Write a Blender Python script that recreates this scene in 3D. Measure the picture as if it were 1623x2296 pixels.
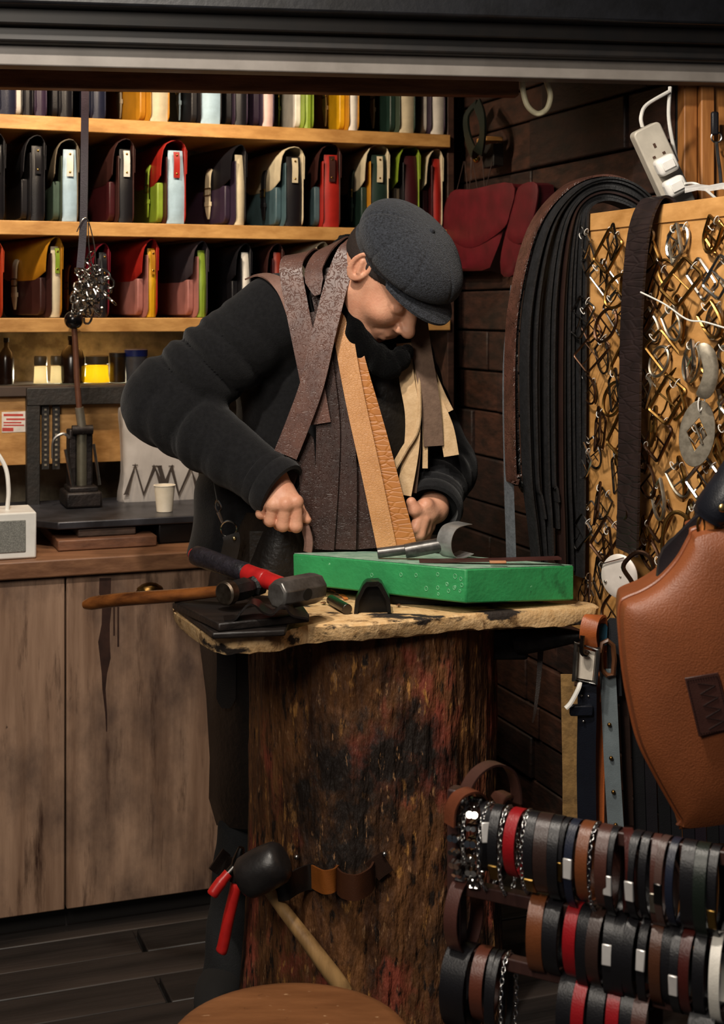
import bpy, math, random
import numpy as np
from mathutils import Vector as V, Matrix
random.seed(7)
for o in list(bpy.data.objects): bpy.data.objects.remove(o)
sc = bpy.context.scene
COL = sc.collection
# ------------------------------------------------------------------ camera
F = 3200.0; CX = 811.5; HY = 700.0; HC = 1.4       # focal length in pixels, image centre x, horizon row, eye height
cam = bpy.data.objects.new('camera', bpy.data.cameras.new('camera')); COL.objects.link(cam)
cam.location = (0, 0, HC); cam.rotation_euler = (math.radians(90), 0, 0)
cam.data.sensor_width = 36; cam.data.lens = F*36/2296; cam.data.shift_y = -(1148-HY)/2296
cam.data.clip_start = 0.05; cam.data.clip_end = 60
cam.data.dof.use_dof = True; cam.data.dof.focus_distance = 2.7; cam.data.dof.aperture_fstop = 7.0
sc.camera = cam
# ------------------------------------------------------------------ world, lights, exposure
sc.view_settings.view_transform = 'Standard'; sc.view_settings.look = 'None'
sc.view_settings.gamma = 1; sc.view_settings.use_curve_mapping = False
sc.view_settings.exposure = 0.0
w = bpy.data.worlds.new('world'); sc.world = w; w.use_nodes = True
w.node_tree.nodes['Background'].inputs[0].default_value = (0.55, 0.62, 0.75, 1)
w.node_tree.nodes['Background'].inputs[1].default_value = 0.045
def lamp(name, kind, loc, target, power, col, size=.05, spot=60, blend=.5):
    d = bpy.data.lights.new(name, kind); o = bpy.data.objects.new(name, d); COL.objects.link(o)
    d.energy = power; d.color = col; o.location = loc
    o.rotation_euler = (V(target)-V(loc)).to_track_quat('-Z', 'Y').to_euler()
    if kind == 'AREA': d.shape = 'DISK'; d.size = size
    else: d.shadow_soft_size = size
    if kind == 'SPOT': d.spot_size = math.radians(spot); d.spot_blend = blend
    return o
WARM = (1, .80, .58); NEUT = (1, .90, .78)
lamp('stall_spot', 'SPOT', (-.42, 1.55, 2.75), (.0, 2.75, .85), 130, NEUT, .05, 92, .6)
lamp('market_fill', 'AREA', (-.9, .3, 2.35), (0, 3.1, 1.1), 38, NEUT, .9)  # added broad fill from the market side, set low to light satchel fronts
lamp('awning_lamp', 'SPOT', (-.05, 1.7, 2.3), (.62, 2.5, 1.15), 40, NEUT, .03, 70, .6)
lamp('shelf_spot', 'SPOT', (-1.22, 2.98, 2.16), (-1.0, 3.55, 1.45), 22, WARM, .018, 125, .8)
lamp('shelf_spot', 'SPOT', (-.70, 3.12, 2.16), (-.45, 3.72, 1.45), 28, WARM, .018, 125, .8)
lamp('shelf_spot', 'SPOT', (-.28, 3.28, 2.16), (-.05, 3.88, 1.45), 17, WARM, .018, 120, .8)
# ------------------------------------------------------------------ geometry helpers
TH = math.radians(20.1)
U = V((math.cos(TH), math.sin(TH), 0)); N = V((math.sin(TH), -math.cos(TH), 0)); Z = V((0, 0, 1))   # along the back shelves, out of them, up
SH0 = V((0, 3.876, 0)); CT0 = V((0, 3.45, 0)); WR0 = V((.30, 3.975, 0)); BD0 = V((.40, 2.72, 0))*1.07      # shelf fronts, counter front, right wall, buckle board
def P(px, py, Y): return V(((px-CX)/F*Y, Y, HC-(py-HY)/F*Y))
def PZ(px, py, z): return P(px, py, (HC-z)*F/(py-HY))
def onp(px, py, n, p0):
    d = V(((px-CX)/F, 1, -(py-HY)/F)); return V((0, 0, HC)) + d*((p0-V((0, 0, HC))).dot(n)/d.dot(n))
def onS(px, py, off=0): return onp(px, py, N, SH0+N*off)
def onC(px, py, off=0): return onp(px, py, N, CT0+N*off)
def onR(px, py, off=0): return onp(px, py, -U, WR0-U*off)
def onB(px, py, off=0): return onp(px, py, -U, BD0-U*off)
def cr(pts, n=8, closed=False):
    pts = [V(p) for p in pts]; out = []; m = len(pts)
    for i in range(m if closed else m-1):
        if closed: a, b, c, d = pts[i-1], pts[i], pts[(i+1) % m], pts[(i+2) % m]
        else: a, b, c, d = pts[max(i-1, 0)], pts[i], pts[i+1], pts[min(i+2, m-1)]
        for k in range(n):
            t = k/n
            out.append(.5*((2*b)+(c-a)*t+(2*a-5*b+4*c-d)*t*t+(3*b-a-3*c+d)*t**3))
    if not closed: out.append(pts[-1])
    return out
class G:
    def __init__(s): s.v = []; s.f = []
    def add(s, vs, fs):
        o = len(s.v); s.v += [V(p) for p in vs]; s.f += [[i+o for i in f] for f in fs]; return s
    def box(s, c, sz, ax=None):
        c = V(c); x, y, z = [h/2 for h in sz]
        A = ax or (V((1, 0, 0)), V((0, 1, 0)), V((0, 0, 1)))
        vs = [c+A[0]*(x*i)+A[1]*(y*j)+A[2]*(z*k) for i in (-1, 1) for j in (-1, 1) for k in (-1, 1)]
        return s.add(vs, [(0, 1, 3, 2), (4, 6, 7, 5), (0, 4, 5, 1), (2, 3, 7, 6), (0, 2, 6, 4), (1, 5, 7, 3)])
    def hexa(s, b, t):      # 4 bottom points, 4 top points
        return s.add(list(b)+list(t), [(3, 2, 1, 0), (4, 5, 6, 7)]+[(i, (i+1) % 4, 4+(i+1) % 4, 4+i) for i in range(4)])
    def tube(s, path, r, n=8, closed=False, flat=None, cap=True):
        path = [V(p) for p in path]; m = len(path); o = []; up = None; prev = None
        for i in range(m):
            if closed: t = path[(i+1) % m]-path[i-1]
            else: t = path[min(i+1, m-1)]-path[max(i-1, 0)]
            t = t.normalized() if t.length > 1e-9 else V((0, 0, 1))
            if up is None:
                up = V((0, 0, 1)) if abs(t.z) < .9 else V((1, 0, 0))
            up = (up-t*up.dot(t)).normalized(); sd = t.cross(up)
            rr = r[i] if isinstance(r, (list, tuple)) else r
            for k in range(n):
                a = 2*math.pi*(k+.5)/n
                o.append(path[i]+up*(math.cos(a)*rr)+sd*(math.sin(a)*rr*(flat or 1)))
        fs = []
        for i in range(m if closed else m-1):
            j = (i+1) % m
            for k in range(n): fs.append((i*n+k, i*n+(k+1) % n, j*n+(k+1) % n, j*n+k))
        if not closed and cap: fs += [tuple(range(n))[::-1], tuple((m-1)*n+k for k in range(n))]
        return s.add(o, fs)
    def ribbon(s, path, wd, width, th, wfun=None):
        path = [V(p) for p in path]; m = len(path); o = []
        for i in range(m):
            t = (path[min(i+1, m-1)]-path[max(i-1, 0)]).normalized()
            w0 = wd(i/(m-1)) if callable(wd) else V(wd)
            ww = (w0-t*w0.dot(t)).normalized(); nn = t.cross(ww)
            hw = width/2*(wfun(i/(m-1)) if wfun else 1)
            o += [path[i]-ww*hw-nn*(th/2), path[i]+ww*hw-nn*(th/2), path[i]+ww*hw+nn*(th/2), path[i]-ww*hw+nn*(th/2)]
        fs = []
        for i in range(m-1):
            for k in range(4): fs.append((i*4+k, i*4+(k+1) % 4, i*4+4+(k+1) % 4, i*4+4+k))
        fs += [(3, 2, 1, 0), ((m-1)*4, (m-1)*4+1, (m-1)*4+2, (m-1)*4+3)]
        return s.add(o, fs)
    def lathe(s, prof, n=24, M=None, cap=True):
        o = []; fs = []
        for (r, z) in prof:
            for k in range(n):
                a = 2*math.pi*k/n; p = V((r*math.cos(a), r*math.sin(a), z)); o.append(M @ p if M else p)
        m = len(prof)
        for i in range(m-1):
            for k in range(n): fs.append((i*n+k, i*n+(k+1) % n, i*n+n+(k+1) % n, i*n+n+k))
        if cap: fs += [tuple(range(n))[::-1], tuple((m-1)*n+k for k in range(n))]
        return s.add(o, fs)
    def prism(s, poly, ext):        # list of 3D points in a plane, extrusion vector
        poly = [V(p) for p in poly]; ext = V(ext); n = len(poly)
        return s.add(poly+[p+ext for p in poly], [tuple(range(n))[::-1], tuple(range(n, 2*n))]+[(i, (i+1) % n, n+(i+1) % n, n+i) for i in range(n)])
    def ball(s, c, r, n=12, m=8, ax=None):
        c = V(c); rr = r if isinstance(r, (tuple, list)) else (r, r, r)
        A = ax or (V((1, 0, 0)), V((0, 1, 0)), V((0, 0, 1)))
        o = []; fs = []
        for i in range(1, m):
            b = math.pi*i/m
            for k in range(n):
                a = 2*math.pi*k/n
                o.append(c+A[0]*(rr[0]*math.sin(b)*math.cos(a))+A[1]*(rr[1]*math.sin(b)*math.sin(a))+A[2]*(rr[2]*math.cos(b)))
        o += [c+A[2]*rr[2], c-A[2]*rr[2]]; t = len(o)-2
        for i in range(m-2):
            for k in range(n): fs.append((i*n+k, i*n+n+k, i*n+n+(k+1) % n, i*n+(k+1) % n))
        for k in range(n): fs += [(t, k, (k+1) % n), (t+1, (m-2)*n+(k+1) % n, (m-2)*n+k)]
        return s.add(o, fs)
    def pillow(s, out, nv, depth, back=0.0, rings=6, edge=.15):   # closed outline -> puffed shape along nv
        out = [V(p) for p in out]; nv = V(nv); n = len(out); c = sum(out, V())/n; o = []
        for i in range(rings):
            t = i/rings; z = depth*math.sqrt(max(0, 1-(1-t)**2))**.8
            ring = list(out)
            for _ in range(i*i*2):
                ring = [(ring[k-1]+ring[k]*2+ring[(k+1) % n])/4 for k in range(n)]
            for p in ring: o.append(p+(c-p)*(t**1.6)+nv*z)
        o.append(c+nv*depth); ci = len(o)-1; fs = []
        for i in range(rings-1):
            for k in range(n): fs.append((i*n+k, i*n+(k+1) % n, i*n+n+(k+1) % n, i*n+n+k))
        for k in range(n): fs.append(((rings-1)*n+k, (rings-1)*n+(k+1) % n, ci))
        b = len(o); o += [p-nv*back for p in out]
        for k in range(n): fs.append((b+k, b+(k+1) % n, (k+1) % n, k))
        fs.append(tuple(b+k for k in range(n))[::-1])
        return s.add(o, fs)
    def grid(s, rows, th=0, nv=None):  # rows of points -> sheet, thickened along nv
        m = len(rows); n = len(rows[0]); a = [V(p) for r in rows for p in r]
        fs = [(i*n+k, i*n+k+1, i*n+n+k+1, i*n+n+k) for i in range(m-1) for k in range(n-1)]
        if th:
            nv = V(nv); b = [p+nv*th for p in a]; q = m*n
            fs2 = [tuple(q+i for i in f[::-1]) for f in fs]
            rim = [k for k in range(n)]+[i*n+n-1 for i in range(1, m)]+[(m-1)*n+k for k in range(n-2, -1, -1)]+[i*n for i in range(m-2, 0, -1)]
            fs3 = [(rim[i], rim[(i+1) % len(rim)], q+rim[(i+1) % len(rim)], q+rim[i]) for i in range(len(rim))]
            fs3 = [f[::-1] for f in fs3]
            a += b; fs += fs2+fs3
        return s.add(a, fs)
def empty(name, loc=(0, 0, 0), rot=None):
    o = bpy.data.objects.new(name, None); COL.objects.link(o); o.location = loc; o.empty_display_size = .05
    if rot is not None: o.rotation_euler = rot
    o.rotation_mode = 'XYZ'; return o
def tag(o, label, cat, group=None):
    o['label'] = label; o['category'] = cat
    if group: o['group'] = group
    return o
def thing(name, label, cat, loc=(0, 0, 0), group=None, rot=None): return tag(empty(name, loc, rot), label, cat, group)
def fix(me):
    import bmesh
    bm = bmesh.new(); bm.from_mesh(me); bmesh.ops.recalc_face_normals(bm, faces=bm.faces); bm.to_mesh(me); bm.free()
def mk(name, g, mat, parent=None, smooth=True, bevel=0, local=False, origin=None, angle=40, label=None, seg=2, sub=0):
    """one mesh object; coordinates are world unless local; parent keeps them in place"""
    root = parent; off = V()
    ch = []
    while root is not None: ch.append(root); root = root.parent
    vs = g.v
    if not local:
        M = Matrix.Identity(4)
        for q in ch[::-1]:
            M = M @ Matrix.LocRotScale(q.location, q.rotation_euler, q.scale)
        if parent is not None:
            Mi = M.inverted(); vs = [Mi @ p for p in vs]
        else:
            if origin is None:
                zs = min(p.z for p in vs); c = sum(vs, V())/len(vs); origin = V((c.x, c.y, zs))
            off = V(origin); vs = [p-off for p in vs]
    me = bpy.data.meshes.new(name); me.from_pydata([tuple(p) for p in vs], [], g.f); fix(me)
    me.materials.append(mat)
    if smooth:
        me.polygons.foreach_set('use_smooth', [True]*len(me.polygons)); me.set_sharp_from_angle(angle=math.radians(angle))
    o = bpy.data.objects.new(name, me); COL.objects.link(o); o.location = off
    if parent is not None: o.parent = parent
    if bevel:
        b = o.modifiers.new('bevel', 'BEVEL'); b.width = bevel; b.segments = seg; b.limit_method = 'ANGLE'; b.angle_limit = math.radians(35)
    if sub:
        b = o.modifiers.new('sub', 'SUBSURF'); b.levels = sub; b.render_levels = sub
    if label: o['label'] = label
    return o
def struct(o): o['kind'] = 'structure'; return o
def link_copy(src, loc=None, rot=None, label=None, mats=None):
    c = src.copy(); COL.objects.link(c)
    if loc is not None: c.location = loc
    if rot is not None: c.rotation_euler = rot
    if label: c['label'] = label
    for k in list(src.children):
        q = k.copy(); COL.objects.link(q); q.parent = c
        for g2 in list(k.children):
            r = g2.copy(); COL.objects.link(r); r.parent = q
    return c
ORD = ['first', 'second', 'third', 'fourth', 'fifth', 'sixth', 'seventh', 'eighth', 'ninth', 'tenth', 'eleventh', 'twelfth', 'thirteenth', 'fourteenth', 'fifteenth', 'sixteenth', 'seventeenth', 'eighteenth', 'nineteenth', 'twentieth',
       'twenty-first', 'twenty-second', 'twenty-third', 'twenty-fourth', 'twenty-fifth', 'twenty-sixth', 'twenty-seventh', 'twenty-eighth']
# ------------------------------------------------------------------ materials (all procedural)
def lin(h):
    h = h.lstrip('#'); r = []
    for i in (0, 2, 4):
        c = int(h[i:i+2], 16)/255; r.append(c/12.92 if c <= .04045 else ((c+.055)/1.055)**2.4)
    return (*r, 1)
MATS = {}
def mat(name, col, col2=None, rough=.5, metal=0, scale=25, st=(1, 1, 1), bump=0, bscale=None, bst=None, btype='noise', spec=.5, ramp=(.35, .65), detail=5, sheen=0, trans=0, sss=0, coat=0, col3=None, ramp3=None, dist=0, rvar=0, bdist=.004):
    if name in MATS: return MATS[name]
    m = bpy.data.materials.new(name); m.use_nodes = True; MATS[name] = m
    nt = m.node_tree; nd = nt.nodes; lk = nt.links; b = nd['Principled BSDF']
    c1 = lin(col); c2 = lin(col2) if col2 else tuple(min(1, x*.72) for x in c1[:3])+(1,)
    tc = nd.new('ShaderNodeTexCoord'); mp = nd.new('ShaderNodeMapping'); mp.inputs['Scale'].default_value = st
    lk.new(tc.outputs['Object'], mp.inputs[0])
    nz = nd.new('ShaderNodeTexNoise'); nz.inputs['Scale'].default_value = scale; nz.inputs['Detail'].default_value = detail; nz.inputs['Roughness'].default_value = .6
    nz.inputs['Distortion'].default_value = dist
    lk.new(mp.outputs[0], nz.inputs['Vector'])
    rp = nd.new('ShaderNodeValToRGB'); e = rp.color_ramp.elements
    e[0].position = ramp[0]; e[0].color = c2; e[1].position = ramp[1]; e[1].color = c1
    lk.new(nz.outputs['Fac'], rp.inputs[0]); out = rp.outputs[0]
    if col3:
        n3 = nd.new('ShaderNodeTexNoise'); n3.inputs['Scale'].default_value = scale*.23; n3.inputs['Detail'].default_value = 6; lk.new(mp.outputs[0], n3.inputs['Vector'])
        r3 = nd.new('ShaderNodeMapRange'); r3.inputs[1].default_value = (ramp3 or (.55, .65))[0]; r3.inputs[2].default_value = (ramp3 or (.55, .65))[1]
        lk.new(n3.outputs['Fac'], r3.inputs[0])
        mx = nd.new('ShaderNodeMix'); mx.data_type = 'RGBA'; lk.new(r3.outputs[0], mx.inputs[0]); lk.new(out, mx.inputs[6]); mx.inputs[7].default_value = lin(col3); out = mx.outputs[2]
    lk.new(out, b.inputs['Base Color'])
    b.inputs['Roughness'].default_value = rough; b.inputs['Metallic'].default_value = metal; b.inputs['Specular IOR Level'].default_value = spec
    if rvar:
        mr = nd.new('ShaderNodeMapRange'); mr.inputs[3].default_value = rough-rvar; mr.inputs[4].default_value = rough+rvar
        lk.new(nz.outputs['Fac'], mr.inputs[0]); lk.new(mr.outputs[0], b.inputs['Roughness'])
    if sheen: b.inputs['Sheen Weight'].default_value = sheen; b.inputs['Sheen Roughness'].default_value = .5
    if trans: b.inputs['Transmission Weight'].default_value = trans
    if coat: b.inputs['Coat Weight'].default_value = coat; b.inputs['Coat Roughness'].default_value = .2
    if sss: b.inputs['Subsurface Weight'].default_value = sss; b.inputs['Subsurface Radius'].default_value = (.01, .004, .002); b.inputs['Subsurface Scale'].default_value = 1
    if bump:
        bp = nd.new('ShaderNodeBump'); bp.inputs['Strength'].default_value = bump; bp.inputs['Distance'].default_value = bdist
        mp2 = nd.new('ShaderNodeMapping'); mp2.inputs['Scale'].default_value = bst or st; lk.new(tc.outputs['Object'], mp2.inputs[0])
        if btype == 'noise':
            t = nd.new('ShaderNodeTexNoise'); t.inputs['Scale'].default_value = bscale or scale*4; t.inputs['Detail'].default_value = 4; h = t.outputs['Fac']
        elif btype == 'voronoi':
            t = nd.new('ShaderNodeTexVoronoi'); t.feature = 'DISTANCE_TO_EDGE'; t.inputs['Scale'].default_value = bscale or 100
            cl = nd.new('ShaderNodeMapRange'); cl.inputs[2].default_value = .12; lk.new(t.outputs['Distance'], cl.inputs[0]); h = cl.outputs[0]
        elif btype == 'floral':
            t = nd.new('ShaderNodeTexNoise'); t.inputs['Scale'].default_value = bscale or 30; t.inputs['Distortion'].default_value = 2.2; t.inputs['Detail'].default_value = .6
            s1 = nd.new('ShaderNodeMath'); s1.operation = 'SUBTRACT'; s1.inputs[1].default_value = .5; lk.new(t.outputs['Fac'], s1.inputs[0]); s2 = nd.new('ShaderNodeMath'); s2.operation = 'ABSOLUTE'; lk.new(s1.outputs[0], s2.inputs[0])
            cl = nd.new('ShaderNodeMapRange'); cl.inputs[2].default_value = .06; lk.new(s2.outputs[0], cl.inputs[0]); h = cl.outputs[0]
        lk.new(mp2.outputs[0], t.inputs['Vector']); lk.new(h, bp.inputs['Height']); lk.new(bp.outputs[0], b.inputs['Normal'])
    return m
def leather(hexc, rough=.42, fine=True): return mat('leather '+hexc, hexc, rough=rough, scale=18, bump=.12, bscale=420, spec=.4)
def wood(name, c1, c2, ax='x', scale=9, rough=.6, bump=.25, **k):
    st = {'x': (.08, 1, 1), 'y': (1, .08, 1), 'z': (1, 1, .08)}[ax]
    return mat(name, c1, c2, rough=rough, scale=scale*6, st=st, bump=bump, bscale=scale*14, detail=7, **k)
def metal(name, c, rough=.28, c2=None): return mat(name, c, c2, rough=rough, metal=1, scale=60, ramp=(.2, .8), rvar=.08)
BRASS = metal('antique brass', '#8a6a3a', .34, '#59401f'); GOLD = metal('polished brass', '#d9b25e', .2); NICKEL = metal('nickel', '#c9c6c0', .2)
STEEL = metal('steel', '#a9a8a6', .3); GUN = metal('gunmetal', '#5d5a58', .28); BRONZE = metal('dark bronze', '#5b4436', .35); PEWTER = metal('pewter', '#b0a898', .42, '#7d766a')
BLACKM = mat('black iron', '#1c1c1d', '#2b2a29', rough=.45, metal=.6, bump=.2, scale=40)
TIE = mat('clear nylon', '#d9d6cf', '#c7c4bd', rough=.4); WHITEP = mat('white plastic', '#e9e7e1', '#dedbd4', rough=.35)
# ================================================================== the setting
W_DARK = wood('dark wall boards', '#4a3026', '#2a1a14', 'x', 6, .6)
def ubox(a0, a1, o0, o1, z0, z1, base=SH0):   # box in the shelf frame: along U, out along N, z
    g = G(); c = base+U*((a0+a1)/2)+N*((o0+o1)/2); return g.box(V((c.x, c.y, (z0+z1)/2)), (abs(a1-a0), abs(o1-o0), z1-z0), (U, N, Z))
def add_ubox(g, a0, a1, o0, o1, z0, z1, base=SH0):
    c = base+U*((a0+a1)/2)+N*((o0+o1)/2); g.box(V((c.x, c.y, (z0+z1)/2)), (abs(a1-a0), abs(o1-o0), z1-z0), (U, N, Z))
FLOORM = wood('blackened floor boards', '#2a2421', '#100e0d', 'x', 4, .5, .6, col3='#453b35', ramp3=(.58, .72))
fl = mk('floor', G().box((0, 2.4, -.06), (4.4, 4.4, .08)), mat('sub floor', '#151210', rough=.8), smooth=False); struct(fl)
FB = mk('floor_board', G().box((0, 0, 0), (1.18, .118, .022)), FLOORM, fl, bevel=.003, local=True); fb0 = True
for r in range(24):
    for q in range(3):
        o = FB if fb0 else FB.copy()
        if not fb0: COL.objects.link(o)
        fb0 = False
        c = V((0, 1.0, 0))+U*(-1.5+q*1.19+(.37 if r % 2 else 0))-N*(r*.121-.2)
        o.location = (c.x, c.y-2.4, .089+random.uniform(-.0015, .0015)); o.rotation_euler = (0, 0, TH)
# back wall: pale rough stone behind the shelves, dim boards higher
STONE = mat('rough stone', '#a09680', '#5e5646', rough=.9, scale=14, bump=.8, bscale=30)
struct(mk('wall_back', ubox(-1.75, .45, -.40, -.34, 0, 2.4), STONE, smooth=False))
struct(mk('wall_left', G().box(SH0+U*(-1.72)+N*.5+Z*1.2, (.06, 1.7, 2.4), (U, N, Z)), mat('dim plaster', '#4a4038', rough=.9), smooth=False))
# right wall of horizontal dark boards
wr = mk('wall_right', G().box(WR0+U*.05+N*.25+Z*1.2, (.04, 1.5, 2.4), (U, N, Z)), mat('wall gap black', '#0d0a08', rough=.9), smooth=False); struct(wr)
z = .0; r = 0
random.seed(3)
WBM = [wood('dark wall board %d' % i, c, d, 'y', 7, .62, .5) for i, (c, d) in enumerate((('#3a2219', '#1a0f0a'), ('#2e1a13', '#150c08'), ('#44281c', '#20130c')))]
while z < 2.3:
    h = random.choice((.085, .11, .125)); t = -.5-random.random()*.3
    while t < 1.0:
        L = random.uniform(.34, .62); d = random.uniform(.018, .03)
        g = G(); a = max(t, -.5); b = min(t+L, 1.0)
        if b-a > .03:
            g.box(WR0+U*(.03-d/2)+N*((a+b)/2)+Z*(z+h/2), (d, b-a-.004, h-.005), (U, N, Z))
            mk('board', g, random.choice(WBM), wr, bevel=.004)
        t += L
    z += h; r += 1
# ceiling boards
cl = mk('ceiling', G().box((0, 3.3, 2.42), (4, 2.0, .04)), mat('ceiling dark', '#241a14', rough=.8), smooth=False); struct(cl)
for i in range(9):
    mk('ceiling_board', G().box((-1.6+i*.4, 3.3, 2.385), (.39, 2.0, .02)), W_DARK, cl, bevel=.003)
# lintel: black shutter housing, grey rail, brown pelmet
def beam(Y0, ang, x0, x1, y0, y1, z0, z1):
    d = V((math.cos(ang), math.sin(ang), 0)); n = V((-math.sin(ang), math.cos(ang), 0))
    return G().box(V((0, Y0, (z0+z1)/2))+d*((x0+x1)/2)+n*((y0+y1)/2), (x1-x0, y1-y0, z1-z0), (d, n, Z))
a8 = math.radians(8.4)
BLK = mat('black gloss paint', '#16171b', '#0c0c0e', rough=.38, scale=12, bump=.15, bscale=60, col3='#23242a', ramp3=(.62, .8))
BLK2 = mat('black housing', '#121111', '#1d1815', rough=.5, scale=20)
struct(mk('trim_1', beam(2.85, a8, -1.3, 1.4, -.10, -.02, 1.975, 2.30), BLK, bevel=.006))
struct(mk('trim_2', beam(2.85, a8, -1.3, 1.4, -.055, .06, 1.945, 1.978), BLK2, bevel=.004))
struct(mk('trim_3', beam(2.85, a8, -1.3, 1.4, -.03, .06, 1.915, 1.948), BLK2, bevel=.006))
RAIL = mat('grey shutter rail', '#837d77', '#726c66', rough=.5, scale=9, col3='#5d5750', ramp3=(.6, .75))
struct(mk('trim_4', beam(2.85, a8, -1.3, 1.4, 0, .05, 1.876, 1.917), RAIL, bevel=.003))
PEL = wood('brown pelmet board', '#a8744a', '#6f4a2c', 'x', 7, .55)
struct(mk('trim_5', beam(3.12, math.radians(6), -1.25, .345, -.02, .02, 1.876, 2.02), PEL, bevel=.003))
struct(mk('trim_6', beam(3.12, math.radians(6), -1.25, .345, -.27, -.02, 1.945, 1.965), PEL, bevel=.003))
# door post boards at the front end of the right wall
POST = wood('orange pine', '#b5793f', '#8a5426', 'z', 7, .5)
pq0 = P(1514, 700, 3.06); pdv = V((math.cos(a8), math.sin(a8), 0)); pnv = V((-pdv.y, pdv.x, 0))
for i, (t0, t1, d) in enumerate(((0, .030, .05), (.032, .062, .065), (.064, .30, .05))):
    struct(mk('trim_%d' % (7+i), G().box(V((pq0.x, pq0.y, .97))+pdv*((t0+t1)/2)-pnv*(d/2), (t1-t0, d, 1.94), (pdv, pnv, Z)), POST, bevel=.003))
# ================================================================== shelves
PINE = wood('pale pine', '#c99a5c', '#a87a42', 'x', 6, .5, .2)
PINE2 = wood('warm pine', '#b98b52', '#936733', 'x', 6, .5, .2)
shv = thing('wall_shelving', 'long pine shelves on the back wall behind the man holding rows of satchels', 'shelf', SH0+N*-.17)
A0, A1 = -1.55, .262
def zat(px, py): return onS(px, py).z
Z1 = .5*(zat(0, 260)+zat(990, 297)); Z2 = .5*(zat(0, 492)+zat(760, 511)); Z3 = .5*(zat(0, 714)+zat(430, 712))
def shelf_gap(): pass
for zt, th in ((Z1, .036), (Z2, .036), (Z3, .036)):
    mk('shelf_board', ubox(A0, A1, -.33, 0, zt-th, zt), PINE, shv, bevel=.002)
Z4 = zat(100, 868)
mk('shelf_board', ubox(A0, -.02, -.33, -.06, Z4-.026, Z4), mat('dark shelf edge', '#3b2c22', rough=.7), shv, bevel=.002)
mk('side_panel', ubox(A1, A1+.02, -.33, -.02, Z3-.3, 2.3), W_DARK, shv, bevel=.002)
# --- satchels
SM = {'gold': GOLD}
def satchel(A, yaw, zb, h, t, wdt, cols, label, group, strap=None, tab=True, flapcut=.47):
    """A: front-left near corner on the shelf; front faces -U, gusset faces the room"""
    flap, body, gus, pock, st, tabc = cols
    root = thing('satchel', label, 'satchel', V((A.x, A.y, zb)), group, (0, 0, TH+yaw))
    # local: x = thickness to the right, y = depth into the shelf (root y = -N when yaw 0), z up
    yz = []
    def rrect(y0, y1, z0, z1, r):
        pts = []
        for (cy, cz, a0) in ((y0+r, z0+r, 180), (y1-r, z0+r, 270)):
            for k in range(5):
                a = math.radians(a0+90*k/4); pts.append((cy+r*math.cos(a), cz+r*math.sin(a)))
        return pts+[(y1, z1), (y0, z1)]
    mk('front_panel', G().prism([(-.003, y, z) for y, z in rrect(0, wdt, 0, h*.8, .025)], (.003, 0, 0)), leather(body), root, local=True, bevel=.0008)
    mk('back_panel', G().prism([(t, y, z) for y, z in rrect(0, wdt, 0, h*.93, .025)], (.003, 0, 0)), leather(flap), root, local=True, bevel=.0008)
    g = G(); prof = []
    for k in range(9):                                  # gusset bulges a little between its seams
        z = .001+h*.88*k/8; b = .006-.004*math.sin(math.pi*k/8)
        q = .10*max(0, (k-4)/4); prof.append([(t*q, b+.002+q*.06, z), (t*.32, b-.004+q*.10, z), (t*.68, b-.004+q*.10, z), (t*(1-q*.6), b+.002+q*.06, z)])
    g.grid(prof, .003, (0, 1, 0)); g.box((t/2, wdt/2, .002), (t, wdt-.02, .003))
    mk('gusset', g, leather(gus), root, local=True)
    pf = [(t+.005, .6*h), (t+.006, .88*h), (t*.96, .955*h), (t*.78, .99*h), (t*.5, h), (t*.2, .985*h), (-.004, .95*h), (-.012, .88*h), (-.016, .78*h), (-.018, .66*h)]
    rows = []
    for j in range(11):
        y = -.002+(wdt+.004)*j/10; q = min(j, 10-j)/10; ze = (flapcut+.10-.5*min(q, .22))*h if q < .22 else (flapcut-.01)*h
        rows.append([(x, y, z) for x, z in pf]+[(-.013-.006*(1 if pock else 0), y, ze)])
    g = G(); g.grid(rows, .0026, (-.7, 0, .7))
    mk('flap', g, leather(flap), root, local=True, angle=60)
    if pock:
        mk('pocket', G().prism([(-.020, y, z) for y, z in rrect(.028, wdt-.03, .006, h*.5, .022)], (.017, 0, 0)), leather(pock), root, local=True, bevel=.003)
    if strap:
        xs = -.026; ys = strap
        pts = [(xs+.006, ys, .74*h), (xs, ys, .66*h), (xs-.002, ys, .5*h), (xs-.002, ys, .3*h), (xs, ys, .1*h)]
        s = mk('strap', G().ribbon(cr(pts, 4), (0, 1, 0), .026, .004, lambda q: .62 if q < .03 else (1.0 if q < .82 else max(.12, 1-(q-.82)*4.6))), leather(st), root, local=True)
        fr = [(xs-.004, ys-.017, .40*h), (xs-.004, ys+.017, .40*h), (xs-.004, ys+.017, .49*h), (xs-.004, ys-.017, .49*h)]
        mk('buckle', G().tube(fr, .0018, 6, True), GOLD, s, local=True)
        mk('keeper', G().box((xs-.001, ys, .29*h), (.008, .029, .012)), leather(st), s, local=True, bevel=.001)
    if tab:
        q = mk('side_tab', G().ribbon(cr([(t/2, -.001, .86*h), (t/2, -.006, .74*h), (t/2, -.004, .55*h)], 4), (1, 0, 0), min(.016, t*.45), .003), leather(tabc), root, local=True)
        g = G()
        for zz in (.82, .6): g.ball((t/2, -.006, zz*h), (.0032, .002, .0032), 8, 6)
        mk('rivet', g, GOLD, q, local=True)
    return root
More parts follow.
